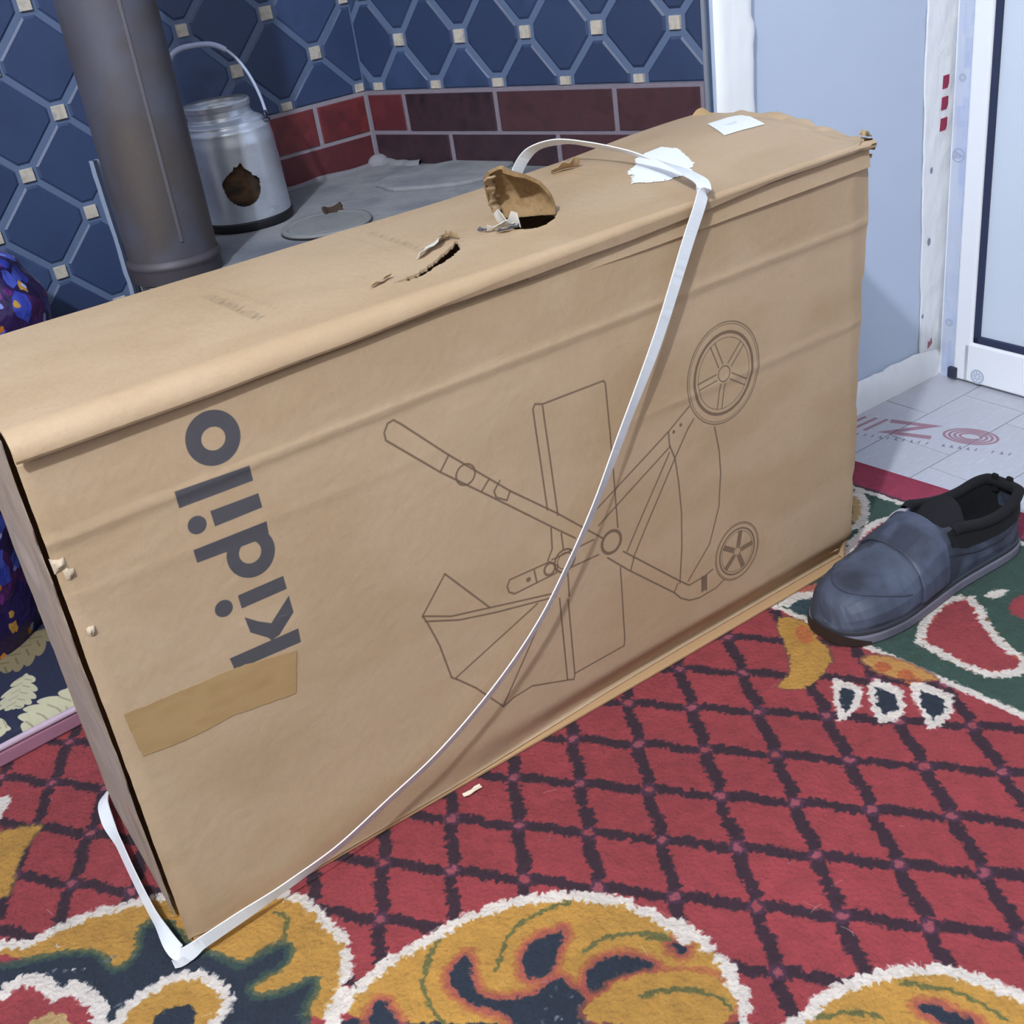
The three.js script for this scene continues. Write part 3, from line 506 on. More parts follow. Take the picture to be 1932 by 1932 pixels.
// ---------------------------------------------------------------- floor cushion and bundle at the left wall
{
  const g = thing('floor_cushion', 'navy floor cushion with gold leaves and a pink piped edge along the tiled wall', 'cushion');
  const N = 1024, [c, x] = canvas(N, N), k = N / 0.5;
  x.fillStyle = '#1c2038'; x.fillRect(0, 0, N, N);
  for (let n = 0; n < 900; n++) { x.fillStyle = `rgba(${40 + rnd() * 30},${44 + rnd() * 30},${70 + rnd() * 30},0.25)`; x.fillRect(rnd() * N, rnd() * N, 3 + rnd() * 20, 2); }
  // a serrated leaf: lobes on both sides of a rib
  const leaf = (a, b, L, t, col, rib, lobes = 5) => {
    x.save(); x.translate(a * k, b * k); x.rotate(t); x.fillStyle = col;
    for (let n = 0; n < lobes; n++) { const s = (n + 0.4) / lobes, w = L * 0.3 * Math.sin(Math.PI * (0.15 + 0.8 * s)); for (const e of [-1, 1]) { x.save(); x.translate(L * s * k, 0); x.rotate(e * 0.75); x.beginPath(); x.ellipse(w * k * 0.75, 0, w * k * 0.95, L * k * 0.085, 0, 0, 7); x.fill(); x.restore(); } }
    x.beginPath(); x.ellipse(L * 0.52 * k, 0, L * 0.54 * k, L * 0.11 * k, 0, 0, 7); x.fill();
    x.strokeStyle = rib; x.lineWidth = L * 0.025 * k; for (let n = 0; n < lobes * 2; n++) { const s = L * k * (n + 0.5) / lobes / 2; x.beginPath(); x.moveTo(s, 0); x.lineTo(s + L * 0.1 * k, (n & 1 ? 1 : -1) * L * 0.16 * k); x.stroke(); }
    x.restore();
  };
  LEAVES.forEach(([a, b, L, t, pale]) => leaf(a, b, L, t, pale ? '#b3ad90' : '#75684c', pale ? '#8f8a70' : '#5a5038', L < 0.05 ? 3 : 5));
  for (let n = 0; n < 14; n++) leaf(rr(0.0, 0.5), rr(0.34, 0.5), rr(0.05, 0.08), rnd() * 6, n % 2 ? '#b3ad90' : '#75684c', '#6a6048');
  const map = canvasMap(c, THREE.MirroredRepeatWrapping), cloth = grainMap(256, 32, 28, 3, 3);
  const A = [-0.45, 0.46], B = [-1.535, -1.2], H = 0.042;
  const P = (u, v) => { const a = lerp(A[0], A[1], u), b = lerp(B[0], B[1], v), e = Math.min(1, Math.min(u * 0.91, (1 - u) * 0.91, v * 0.335, (1 - v) * 0.335) / 0.035); const [px, pz] = rugXZ(a, b); return [px, 0.012 + (H - 0.012) * Math.sqrt(1 - (1 - e) * (1 - e)) + 0.004 * (fbm(a * 14, b * 14, 29, 3) - 0.5) * e, pz]; };
  part(g, 'cover', slab(90, 40, (u, v) => P(u, 1 - v), 0.011, { uv: (u, v, p) => { const a = p.x * RA[0] + p.z * RA[1], b = p.x * RB[0] + p.z * RB[1]; return [(a + 0.1) / 0.5, 1 - (-1.2 - b) / 0.5]; } }), std({ map, roughness: 0.85, bumpMap: cloth, bumpScale: 0.0008 }));
  const corners = [[A[0] + 0.012, B[1] - 0.004], [A[1] - 0.012, B[1] - 0.004]];
  const side = [[A[0], B[1] + 0.003], [A[1], B[1] + 0.003], [A[1], B[0]], [A[0], B[0]]].map(([a, b]) => rugXZ(a, b));
  part(g, 'side_band', prism(side, 0.0004, 0.02, 0.003), std({ color: 0x9c6c80, roughness: 0.85, bumpMap: cloth, bumpScale: 0.0008 }), 'dusty pink side band');
  const line = Array.from({ length: 9 }, (_, i) => { const [px, pz] = rugXZ(lerp(corners[0][0], corners[1][0], i / 8), B[1] + 0.001 + 0.0015 * Math.sin(i * 2.1)); return [px, 0.0235, pz]; });
  part(g, 'piping', tube(line, 0.0042, 80, 8), std({ color: 0xb9a3b4, roughness: 0.8 }), 'pale lilac piping');
}
{
  const g = thing('cloth_bundle', 'upright purple and blue satin bundle with gold flowers in the far left corner', 'bundle', [-0.727, 0.038, -1.262]);
  const W = 1024, [c, x] = canvas(W, W);
  x.fillStyle = '#2a1846'; x.fillRect(0, 0, W, W);
  const spot = (n, cols, r0, r1) => { for (let i = 0; i < n; i++) { const a = rnd() * W, b = rnd() * W, r = rr(r0, r1); x.fillStyle = cols[Math.floor(rnd() * cols.length)]; x.beginPath(); for (let t = 0; t < 9; t++) { const q = t / 9 * 6.283, s = r * rr(0.55, 1.15); t ? x.lineTo(a + s * Math.cos(q), b + s * Math.sin(q)) : x.moveTo(a + s * Math.cos(q), b + s * Math.sin(q)); } x.closePath(); x.fill(); } };
  spot(70, ['#241650', '#3c1f5e', '#1d1440', '#451f55'], 50, 130); spot(60, ['#33409f', '#2b3698', '#4454b4'], 30, 80); spot(46, ['#c07a22', '#b98b3a', '#a8601f'], 12, 34); spot(60, ['#8fa0d8', '#7b84c8', '#b3b8e4'], 7, 20); spot(40, ['#58206a', '#6a2a70'], 12, 30);
  const map = canvasMap(c, THREE.MirroredRepeatWrapping);
  const prof = [[0, 0.094], [0.03, 0.102], [0.12, 0.104], [0.28, 0.1], [0.4, 0.088], [0.45, 0.068], [0.475, 0.036], [0.482, 0.004]];
  const body = slab(96, 60, (u, v) => { const t = u * Math.PI * 2, s = 0.48 * v + 0.001, r = soft(prof, s) * (1 + 0.05 * (Math.sin(t * 3 + s * 9) * 0.5 + fbm(Math.cos(t) * 2 + 3, Math.sin(t) * 2 + s * 9, 61, 3) - 0.5)); const k = 0.15 * sm(0.1, 0.42, s); return [r * Math.sin(t) + 0.823 * k, s, r * Math.cos(t) - 0.568 * k]; }, 0.003, { uv: (u, v) => [u * 2, v * 1.5] });
  part(g, 'cloth', body, phys({ map, roughness: 0.42, sheen: 0.6, sheenRoughness: 0.4, sheenColor: new THREE.Color(0.5, 0.5, 0.8), bumpMap: grainMap(256, 8, 62, 4, 2), bumpScale: 0.004 }));
  part(g, 'tied_knot', new THREE.TorusKnotGeometry(0.02, 0.009, 60, 8).scale(1, 0.7, 1).translate(0.123, 0.485, -0.085), std({ color: 0x3a2360, roughness: 0.5 }));
}

// ---------------------------------------------------------------- masonry hearth in the niche
const HEARTH = [go(CORNER, [0.99, 0.07], 0.006), go(CORNER, EA, STRIP), [-0.398, -1.345], [-0.36, -1.268], [0.135, -1.575], [0.30, -1.462]];
HEARTH[0] = [-0.1195, -1.817]; HEARTH[1] = [-0.470, -1.5745]; HEARTH[5] = [0.3115, -1.4525];
{
  const g = thing('hearth', 'grey cement hearth top in the tiled niche under the flue pipe', 'hearth');
  const cement = [[0x62, 0x64, 0x6c], [0x74, 0x76, 0x7c], [0x86, 0x86, 0x88], [0x6a, 0x6c, 0x74]];
  const mat = std({ map: toneMap(512, 5, 71, 6, 1.6, cement, 2.2), roughness: 0.92, bumpMap: grainMap(512, 10, 72, 6, 1.6), bumpScale: 0.006 });
  part(g, 'cement_top', metricUV(prism(HEARTH, LEDGE - 0.05, LEDGE, 0.003), 'x', 'z'), mat);
  part(g, 'base', metricUV(prism(HEARTH.map(([x, z]) => [lerp(-0.1, x, 0.985), lerp(-1.6, z, 0.985)]), FLOOR, LEDGE - 0.05), 'x', 'y'), std({ map: toneMap(256, 5, 73, 5, 2, cement, 1.6), roughness: 0.95 }));
  // cement fillets where the top meets the bricks
  const ridge = (a, b, r, s) => tube(Array.from({ length: 9 }, (_, i) => [lerp(a[0], b[0], i / 8) + (vnoise(i, 1, s) - 0.5) * 0.008, LEDGE - 0.001 + (vnoise(i, 2, s) - 0.5) * 0.004, lerp(a[1], b[1], i / 8) + (vnoise(i, 3, s) - 0.5) * 0.008]), r, 48, 8);
  part(g, 'cement_fillet', ridge(go(CORNER, EA, 0.42).map((v, i) => v + [0.0057, 0.0082][i] * 1.2), [CORNER[0] + 0.003, CORNER[1] + 0.014], 0.007, 74), std({ color: 0x77757c, roughness: 0.95 }));
  part(g, 'cement_fillet', ridge([CORNER[0] + 0.0, CORNER[1] + 0.014], go(CORNER, EB, 0.1).map((v, i) => v + [-0.0065, 0.0076][i]), 0.009, 75), std({ color: 0x7a7a7e, roughness: 0.95 }));
  part(g, 'cement_fillet', new THREE.SphereGeometry(0.02, 20, 12).scale(0.9, 0.75, 0.8).translate(CORNER[0] + 0.002, LEDGE, CORNER[1] + 0.018), std({ color: 0x85838a, roughness: 0.95 }));
  // raised slab patch and a round lid
  const patch = Array.from({ length: 26 }, (_, i) => { const t = i / 26 * Math.PI * 2, r = 1 + 0.16 * (vnoise(i * 0.9, 1, 76) - 0.5); return [-0.02 + 0.115 * r * Math.cos(t) * 0.85, -1.645 + 0.075 * r * Math.sin(t)]; });
  part(g, 'cement_patch', metricUV(prism(patch, LEDGE - 0.002, LEDGE + 0.006, 0.003), 'x', 'z'), mat);
  part(g, 'round_lid', new THREE.LatheGeometry([[0, 0.006], [0.045, 0.006], [0.047, 0.0035], [0.051, 0.0035], [0.053, 0.006], [0.0585, 0.0055], [0.06, 0], [0, 0]].map((p) => new THREE.Vector2(...p)), 48).translate(-0.178, LEDGE, -1.462), std({ map: toneMap(128, 5, 77, 4, 2, [[0x70, 0x72, 0x74], [0x82, 0x82, 0x80]], 1.8), roughness: 0.8 }), 'round cement-dusted lid');
}
{ // a chip of charred bark and crumbs
  const g = thing('bark_chip', 'small brown bark chip lying on the cement hearth top', 'chip', [-0.172, LEDGE, -1.512], 0.5);
  const chip = slab(10, 8, (u, v) => { const r = 1 + 0.25 * (vnoise(u * 5, v * 5, 81) - 0.5); return [(u - 0.5) * 0.024 * r, 0.004 + 0.011 * v + 0.004 * Math.pow(u * 2 - 1, 2) * v, (0.5 - v) * 0.008 + 0.003 * Math.pow(u * 2 - 1, 2)]; }, 0.004);
  part(g, 'bark', chip.translate(0, -0.003, 0), std({ color: 0x3a2a20, roughness: 0.95 }));
  part(g, 'splinter', box(-0.02, -0.004, 0, 0.003, 0.006, 0.01).rotateY(0.4), std({ color: 0x2e2722, roughness: 0.95 }));
}

// ---------------------------------------------------------------- flue pipe
{
  const g = thing('flue_pipe', 'tall rusty grey metal flue pipe standing on the hearth beside the can', 'pipe', [-0.352, LEDGE + 0.0022, -1.35]);
  g.rotation.z = -0.022;
  const metal = std({ map: toneMap(512, 4, 85, 5, 1, [[0x54, 0x4f, 0x54], [0x5a, 0x57, 0x60], [0x5c, 0x5c, 0x68], [0x58, 0x53, 0x54], [0x5c, 0x54, 0x50]], 1.8), roughness: 0.55, metalness: 0.45, bumpMap: grainMap(256, 6, 86, 4, 1), bumpScale: 0.0015 });
  metal.map.repeat.set(1, 6); metal.bumpMap.repeat.set(1, 6);
  const R = 0.0525, top = CEILING - LEDGE - 0.002;
  part(g, 'pipe_body', new THREE.LatheGeometry([[R, 0.001], [R, 0.62], [R, 1.2], [R, top], [R - 0.0015, top], [R - 0.0015, 0.001]].map((p) => new THREE.Vector2(...p)), 72), metal);
  part(g, 'pipe_collar', new THREE.LatheGeometry([[R - 0.001, -0.001], [R + 0.0015, -0.001], [R + 0.0015, 0.014], [R + 0.0035, 0.0165], [R + 0.0035, 0.0205], [R + 0.0012, 0.023], [R + 0.0005, 0.026]].map((p) => new THREE.Vector2(...p)), 72), std({ color: 0x4f4a50, roughness: 0.6, metalness: 0.4 }));
  // lapped seam that runs up the front right
  const s = 0.5; part(g, 'pipe_seam', new RoundedBoxGeometry(0.004, top - 0.05, 0.002, 2, 0.0009).translate(0, top / 2 + 0.02, R + 0.0002).rotateY(s), std({ color: 0x6e6a70, roughness: 0.5, metalness: 0.5 }));
}

// ---------------------------------------------------------------- aluminium can with a burnt hole and a bail
{
  const g = thing('aluminium_can', 'dull aluminium churn with a ragged hole in its side and raised wire handle', 'can', [-0.291, LEDGE + 0.0003, -1.556], 0.0);
  const alu = std({ map: toneMap(256, 5, 88, 5, 1, [[0xbc, 0xc2, 0xce], [0xc8, 0xce, 0xd8], [0xc2, 0xc6, 0xd0]], 1.6), roughness: 0.34, metalness: 0.55, roughnessMap: grainMap(256, 6, 89, 4, 1, (v) => 0.75 + v * 0.3), bumpMap: grainMap(256, 3, 90, 2, 1), bumpScale: 0.0008 });
  const prof = [[0.0, 0.0575], [0.004, 0.059], [0.012, 0.0592], [0.06, 0.0588], [0.105, 0.0578], [0.122, 0.056], [0.131, 0.0515], [0.139, 0.043], [0.142, 0.0415], [0.148, 0.0415], [0.151, 0.0435], [0.156, 0.044], [0.158, 0.0425]];
  const HX = 0.012, HY = 0.057, ragged = Array.from({ length: 40 }, (_, i) => { const t = i / 40 * Math.PI * 2, s = Math.sin(t); let r = 0.0243; if (s > 0.15) r *= 0.86 + 0.3 * vnoise(i * 0.8, 2, 91) + (Math.abs(t - 1.62) < 0.25 ? 0.2 : 0); return [HX + r * Math.cos(t), HY + r * s]; });
  const turn = (u) => (u - 0.5) * Math.PI * 2;
  const F = (off) => (u, v) => { const t = turn(u), y = 0.0115 + v * 0.1465, r = soft(prof, y) - off; return [r * Math.sin(t) - 0.006 * sm(0.12, 0.15, y), y, r * Math.cos(t)]; };
  const hole = (u, v) => { const t = turn(u); return Math.abs(t) < 1.2 && inside(ragged, 0.059 * t, 0.0115 + v * 0.1465); };
  part(g, 'can_body', slab(300, 130, F(0), 0.0012, { skip: hole, uv: (u, v) => [u * 3, v * 1.3] }), alu);
  part(g, 'inner_lining', slab(64, 20, (u, v) => F(0.006)(u, v * 0.86), 0.001), std({ map: toneMap(128, 6, 92, 5, 1, [[0x1c, 0x15, 0x13], [0x34, 0x25, 0x19], [0x58, 0x3e, 0x26], [0x20, 0x19, 0x17]], 2.2), roughness: 0.95, side: THREE.DoubleSide }), 'charred brown inside');
  part(g, 'base_band', new THREE.LatheGeometry([[0, 0], [0.058, 0], [0.0606, 0.002], [0.0612, 0.0105], [0.0595, 0.0125], [0, 0.0125]].map((p) => new THREE.Vector2(...p)), 72), std({ color: 0x16151c, roughness: 0.55 }), 'sooty black base band');
  for (const s of [-1, 1]) {
    const lug = part(g, 'handle_lug', merged([rbox(-0.006, 0.012, 0.126, 0.1295, -0.006, 0.006, 0.001).translate(0.047, 0, 0), new THREE.TorusGeometry(0.0042, 0.0016, 8, 20).rotateY(Math.PI / 2).translate(0.0555, 0.134, 0)]), std({ color: 0x4a4e5c, roughness: 0.5, metalness: 0.6 }));
    if (s < 0) lug.rotation.y = Math.PI - 0.1; else lug.rotation.y = -0.1;
  }
  const arc = Array.from({ length: 25 }, (_, i) => { const t = i / 24 * Math.PI, q = Math.cos(t); return [-0.0555 * Math.sign(q) * Math.pow(Math.abs(q), 0.75) - 0.012 * Math.sin(t) * (q > 0 ? 1.6 : 1), 0.134 + 0.093 * Math.pow(Math.sin(t), 0.85), -0.006 * Math.sin(t)]; });
  part(g, 'bail_handle', tube(arc, 0.0021, 80, 10), std({ color: 0xb9c2da, roughness: 0.35, metalness: 0.3 }), 'pale wire bail');
  part(g, 'handle_grip', tube(arc.slice(6, 17), 0.0036, 50, 12), std({ color: 0xaab4d2, roughness: 0.5 }), 'thicker pale grip');
}

// ---------------------------------------------------------------- the cardboard box; its own frame: x along the front, y up, z towards the viewer
const BOX_AT = [-0.3506, 0.0003, -0.7252], BOX_TURN = Math.atan2(0.5032, 0.8642), BOX_L = 0.903, BOX_D = 0.25;
const kraft = (r, g, b) => [r, g, b];
const KRAFT = [kraft(0xb5, 0x9a, 0x7a), kraft(0xbb, 0xa0, 0x81), kraft(0xb2, 0x96, 0x75), kraft(0xb8, 0x9d, 0x7d)];
const paperGrain = grainMap(512, 24, 101, 4, 3), grainFor = (w, h) => { const t = paperGrain.clone(); t.repeat.set(w * 6, h * 6); t.needsUpdate = true; return t; };
function kraftCanvas(w, h, metresW, tones = KRAFT) {
  const [c, x] = canvas(w, h), im = x.createImageData(w, h), k = metresW / w;
  for (let j = 0; j < h; j++) for (let i = 0; i < w; i++) {
    const X = i * k, Y = j * k;
    let v = 0.5 + 1.1 * (fbm(X * 9, Y * 16, 103, 4) - 0.47) + 0.08 * (vnoise(X * 300, Y * 300, 105) - 0.5); v = Math.max(0, Math.min(0.999, v)) * 3;
    const n = Math.floor(v), f = v - n, g = (hash2(i, j, 7) - 0.5) * 6;
    for (let q = 0; q < 3; q++) im.data[(j * w + i) * 4 + q] = lerp(tones[n][q], tones[n + 1][q], f) + g;
    im.data[(j * w + i) * 4 + 3] = 255;
  }
  x.putImageData(im, 0, 0); return [c, x];
}
const smallKraft = (() => { const [c] = kraftCanvas(512, 512, 0.5); const t = canvasMap(c, THREE.MirroredRepeatWrapping); t.repeat.set(2, 2); return t; })();
// outline of the front panel
const frontL = (y) => 0.026 * y + 0.0012 * (fbm(y * 60, 1, 111, 3) - 0.5);
const frontR = (y) => 0.883 + soft([[0, 0], [0.05, 0.002], [0.19, 0.009], [0.32, 0.015], [0.44, 0.025], [0.52, 0.02]], y) + 0.005 * (fbm(y * 34, 3, 112, 3) - 0.5) - 0.004 * Math.max(0, vnoise(y * 42, 5, 113) - 0.72) * 3;
const scored = [[0.424, 0.0013], [0.318, 0.0009], [0.372, 0.0004]];
function frontZ(x, y) {
  let z = 0.0035 * (fbm(x * 4.5, y * 5, 115, 3) - 0.5) + 0.004 * Math.sin(Math.PI * y / 0.51) * Math.sin(Math.PI * x / 0.9);
  scored.forEach(([h, d], n) => { const q = y - h - 0.004 * Math.sin(x * 3 + n) - 0.0015 * (fbm(x * 12, n, 116, 2) - 0.5); const fade = n === 1 ? sm(0.4, 0.7, x) : n === 2 ? 1 - sm(0.2, 0.5, x) : 1; z += fade * d * (Math.exp(-q * q / 2.2e-5) - 0.45 * sm(0.004, -0.002, q) * sm(-0.05, 0, q)); });
  const roll = sm(0.22, 0.62, x); z -= (0.001 + 0.017 * roll) * Math.pow(sm(0.046, 0.009, y), 1.2) * sm(0.001, 0.009, y);
  z -= 0.003 * sm(0.02, 0, x) + 0.004 * sm(0.875, 0.905, x);                       // edges rounded by wear
  z -= 0.0045 * sm(0.4905, 0.4955, y);
  z -= 0.0045 * sm(0.5, 0.75, x) * sm(0.484, 0.494, y);                            // second fold below the lid at the right
  return z;
}
const lidH = (x) => 0.5155 + 0.011 * sm(0.55, 0.88, x) + 0.0025 * (fbm(x * 7, 2, 118, 3) - 0.5);
const lidR = (x) => lerp(0.02, 0.0048, sm(0.12, 0.72, x)) + lerp(0.004, 0.001, sm(0.3, 0.7, x)) * (fbm(x * 9, 4, 119, 2) - 0.5);
const lipY = (x) => 0.4995 + 0.008 * sm(0.55, 0.8, x) + 0.0035 * (fbm(x * 11, 6, 120, 3) - 0.5);
const LIP_Z = 0.0075;
const lidFront = (x) => lidH(x) - 0.0115 * sm(0.55, 0.88, x);      // the right end bulges in the middle and drops to the front edge
function lid(x, u) {
  const H = lidH(x), HF = lidFront(x), r = lidR(x), zb = -BOX_D + 0.003 * (fbm(x * 10, 8, 121, 2) - 0.5);
  const crumple = sm(0.86, 0.903, x) * 0.006;
  if (u < 0.05) return [x, lerp(0.47, H - 0.006, u / 0.05), zb - 0.002];
  if (u < 0.1) { const a = (u - 0.05) / 0.05 * Math.PI / 2; return [x, H - 0.006 + 0.006 * Math.sin(a), zb + 0.004 - 0.006 * Math.cos(a)]; }
  if (u < 0.8) { const t = (u - 0.1) / 0.7, z = lerp(zb + 0.004, LIP_Z - r, t); return [x, lerp(H, HF, sm(0.35, 1, t)) + 0.004 * Math.sin(Math.PI * t) * (0.6 + sm(0.5, 0.9, x)) + 0.0022 * (fbm(x * 13, z * 18, 122, 3) - 0.5) * Math.sin(Math.PI * t) + crumple * (vnoise(x * 120, z * 70, 124) - 0.6), z]; }
  if (u < 0.93) { const a = (u - 0.8) / 0.13 * Math.PI / 2; return [x, HF - r + r * Math.cos(a), LIP_Z - r + r * Math.sin(a) + crumple * (vnoise(x * 90, u * 30, 125) - 0.5)]; }
  const t = (u - 0.93) / 0.07, y0 = HF - r, y1 = Math.min(lipY(x), y0 - 0.002); return [x, lerp(y0, y1, t), LIP_Z - 0.001 * t + crumple * (vnoise(x * 90, 9 + u, 126) - 0.5)];
}
const lidTop = (x, z) => { let lo = 0.1, hi = 0.93; for (let n = 0; n < 24; n++) { const m = (lo + hi) / 2; if (lid(x, m)[2] < z) lo = m; else hi = m; } return lid(x, lo)[1]; };
// the hand hole and the slit, as outlines in x and z
const HOLE = [[0.5, -0.094], [0.501, -0.075], [0.51, -0.061], [0.527, -0.06], [0.543, -0.068], [0.553, -0.08], [0.55, -0.094], [0.535, -0.112], [0.518, -0.122], [0.506, -0.112]];
const SLIT = [[0.349, -0.041], [0.362, -0.0355], [0.378, -0.0365], [0.398, -0.0475], [0.418, -0.057], [0.437, -0.0715], [0.449, -0.0935], [0.446, -0.0955], [0.43, -0.0815], [0.412, -0.0695], [0.395, -0.0565], [0.376, -0.0455], [0.362, -0.0435]];
{
  const g = thing('cardboard_box', 'big brown cardboard stroller box standing upright on the red carpet', 'box', BOX_AT, BOX_TURN);
  // printed front
  const W = 2048, Hc = 1180, WM = 0.93, [c, x] = kraftCanvas(W, Hc, WM), k = W / WM, X = (s) => (s / 1000 + 0.01) * k, Y = (h) => Hc - h / 1000 * k;
  const poly = (l) => { x.beginPath(); l.forEach(([a, b], i) => i ? x.lineTo(X(a), Y(b)) : x.moveTo(X(a), Y(b))); x.closePath(); };
  // packing tape that has soaked in, ochre
  // lettering that reads upwards
  const INK = '#4d4a4e'; x.fillStyle = INK;
  for (const n of ['l_stem', 'i_stem_b', 'd_stem', 'i_stem_a', 'k_stem', 'k_arm']) { poly(PRINT[n]); x.fill(); }
  const disc = (s, h, a, b) => { x.beginPath(); x.ellipse(X(s), Y(h), a / 1000 * k, b / 1000 * k, 0, 0, 7); };
  const ring = (s, h, a, b, p, q, i, j) => { x.beginPath(); x.ellipse(X(s), Y(h), a / 1000 * k, b / 1000 * k, 0, 0, 7); x.ellipse(X(p), Y(q), i / 1000 * k, j / 1000 * k, 0, 0, 7); x.fill('evenodd'); };
  disc(120, 395, 7.6, 7.8); x.fill(); disc(120, 315, 7.6, 7.8); x.fill();
  ring(152, 459, 21.8, 22.6, 152, 458.5, 9.6, 9.6); ring(154.5, 353, 20.6, 22.2, 154, 354, 9.5, 10);
  // line drawing of the pushchair
  x.globalAlpha = 0.82; x.strokeStyle = '#6a5442'; x.lineJoin = x.lineCap = 'round'; x.lineWidth = 0.0019 * k;
  STROLLER.forEach((l) => { x.beginPath(); l.forEach(([a, b], i) => i ? x.lineTo(X(a), Y(b)) : x.moveTo(X(a), Y(b))); x.stroke(); });
  const loop = (s, h, r, w, rx = r) => { x.lineWidth = w / 1000 * k; disc(s, h, rx, r); x.stroke(); };
  loop(362, 341, 10, 2); loop(436, 204, 6.5, 2.6); loop(455, 205, 12.5, 2.4); loop(455, 205, 9, 1.4); loop(515, 199, 12.5, 3.6);
  x.fillStyle = '#6a5442'; for (const [s, h, r] of [[410, 204, 2.8], [608, 289, 2], [618, 293, 2]]) { disc(s, h, r, r); x.fill(); }
  x.beginPath(); [[633, 98], [641, 97], [640, 78], [633, 78]].forEach(([a, b], i) => i ? x.lineTo(X(a), Y(b)) : x.moveTo(X(a), Y(b))); x.fill();
  const wheel = (s, h, R, spokes, t0, dark) => {
    loop(s, h, R, 1.3, R * 0.93); loop(s, h, R * 0.955, 0.8, R * 0.885); loop(s, h, R * 0.8, dark ? 3.4 : 2.2, R * 0.75); loop(s, h, R * 0.7, 0.8, R * 0.66); loop(s, h, R * 0.15, 1.4);
    for (let n = 0; n < spokes; n++) { const t = t0 + n * Math.PI * 2 / spokes; for (const e of dark ? [-1, 1] : [-1, 0, 1]) { x.lineWidth = (dark ? 1.5 : 2) / 1000 * k; const ox = -Math.sin(t) * e * R * 0.06, oy = Math.cos(t) * e * R * 0.06; x.beginPath(); x.moveTo(X(s + Math.cos(t) * R * 0.2 + ox), Y(h + Math.sin(t) * R * 0.2 + oy)); x.lineTo(X(s + Math.cos(t) * R * 0.66 + ox), Y(h + Math.sin(t) * R * 0.7 + oy)); x.stroke(); } }
  };
  wheel(681, 328, 55, 5, 0.7, true); wheel(689, 106, 36, 5, 1.3, false);
  x.globalAlpha = 1;
  // scuffs and fibres that the wear has left
  for (let n = 0; n < 260; n++) { const a = rnd() * W, b = rnd() * Hc; x.strokeStyle = rnd() < 0.5 ? 'rgba(205,178,140,0.16)' : 'rgba(120,92,62,0.14)'; x.lineWidth = 0.6 + rnd() * 1.6; x.beginPath(); x.moveTo(a, b); x.lineTo(a + (rnd() - 0.5) * 60, b + (rnd() - 0.5) * 8); x.stroke(); }
  const face = std({ map: canvasMap(c), roughness: 0.82, bumpMap: grainFor(0.93, 0.536), bumpScale: 0.0004 });
  const bare = std({ map: smallKraft, roughness: 0.85, bumpMap: paperGrain, bumpScale: 0.0005 });
  part(g, 'front_panel', slab(180, 130, (u, v) => { const y = 0.006 + v * 0.502, xx = lerp(frontL(y), frontR(y), u); return [xx, y, frontZ(xx, y)]; }, 0.0035, { uv: (u, v, p) => [(p.x + 0.01) / WM, p.y / (Hc / k)] }), face);
  // ochre tape over the lower left of the front
  const tapeEdge = PRINT.ochre.map(([a, b]) => [a / 1000, b / 1000]);
  part(g, 'tape_patch', slab(150, 90, (u, v) => { const xx = lerp(0.012, 0.172, u), y = lerp(0.2, 0.262, v); return [xx, y, frontZ(xx, y) + 0.0006]; }, 0.0003, { skip: (u, v) => !inside(tapeEdge, lerp(0.012, 0.172, u) + 0.0008 * (vnoise(v * 20, 1, 130) - 0.5), lerp(0.2, 0.262, v) + 0.0008 * (vnoise(u * 20, 2, 131) - 0.5)) }), std({ map: toneMap(256, 4, 133, 5, 1, [[0xa8, 0x88, 0x5c], [0xae, 0x8e, 0x62], [0xa2, 0x82, 0x56]], 1.6), roughness: 0.6 }), 'ochre patch of old packing tape');
  // lid with the hole and the slit
  const XL = (u) => lerp(0.0125, BOX_L, u);
  const [tc, tx] = kraftCanvas(2048, 640, 0.92), tk = 2048 / 0.92, TX = (s) => (s + 0.005) * tk, TY = (z) => (0.05 - z) * tk;
  // worn grey print on the lid: rows of small dashes and two faded words
  tx.strokeStyle = 'rgba(112,96,74,0.5)'; tx.lineWidth = 3.4;
  const stamp = (x0, z0, x1, z1, n, h, a) => { tx.globalAlpha = a; for (let i = 0; i < n; i++) { const t = i / n, s = lerp(x0, x1, t), z = lerp(z0, z1, t), e = h * rr(0.5, 1); tx.beginPath(); tx.moveTo(TX(s), TY(z)); tx.lineTo(TX(s + e), TY(z + e * 0.3)); if (rnd() < 0.6) tx.lineTo(TX(s + e * 0.2), TY(z + e * 0.7)); tx.stroke(); } tx.globalAlpha = 1; };
  stamp(0.222, -0.168, 0.228, -0.062, 24, 0.012, 0.9); stamp(0.243, -0.172, 0.25, -0.07, 18, 0.007, 0.35); stamp(0.412, -0.21, 0.408, -0.095, 22, 0.011, 0.75); stamp(0.394, -0.2, 0.392, -0.1, 16, 0.006, 0.35);
  for (let n = 0; n < 90; n++) { const a = rnd() * 2048, b = rnd() * 640; tx.strokeStyle = rnd() < 0.5 ? 'rgba(210,188,152,0.2)' : 'rgba(124,98,68,0.16)'; tx.lineWidth = 0.6 + rnd() * 2; tx.beginPath(); tx.moveTo(a, b); tx.lineTo(a + (rnd() - 0.5) * 70, b + (rnd() - 0.5) * 10); tx.stroke(); }
  const lidMat = phys({ map: canvasMap(tc, THREE.MirroredRepeatWrapping), roughness: 0.55, bumpMap: grainFor(0.92, 0.2875), bumpScale: 0.0005 });
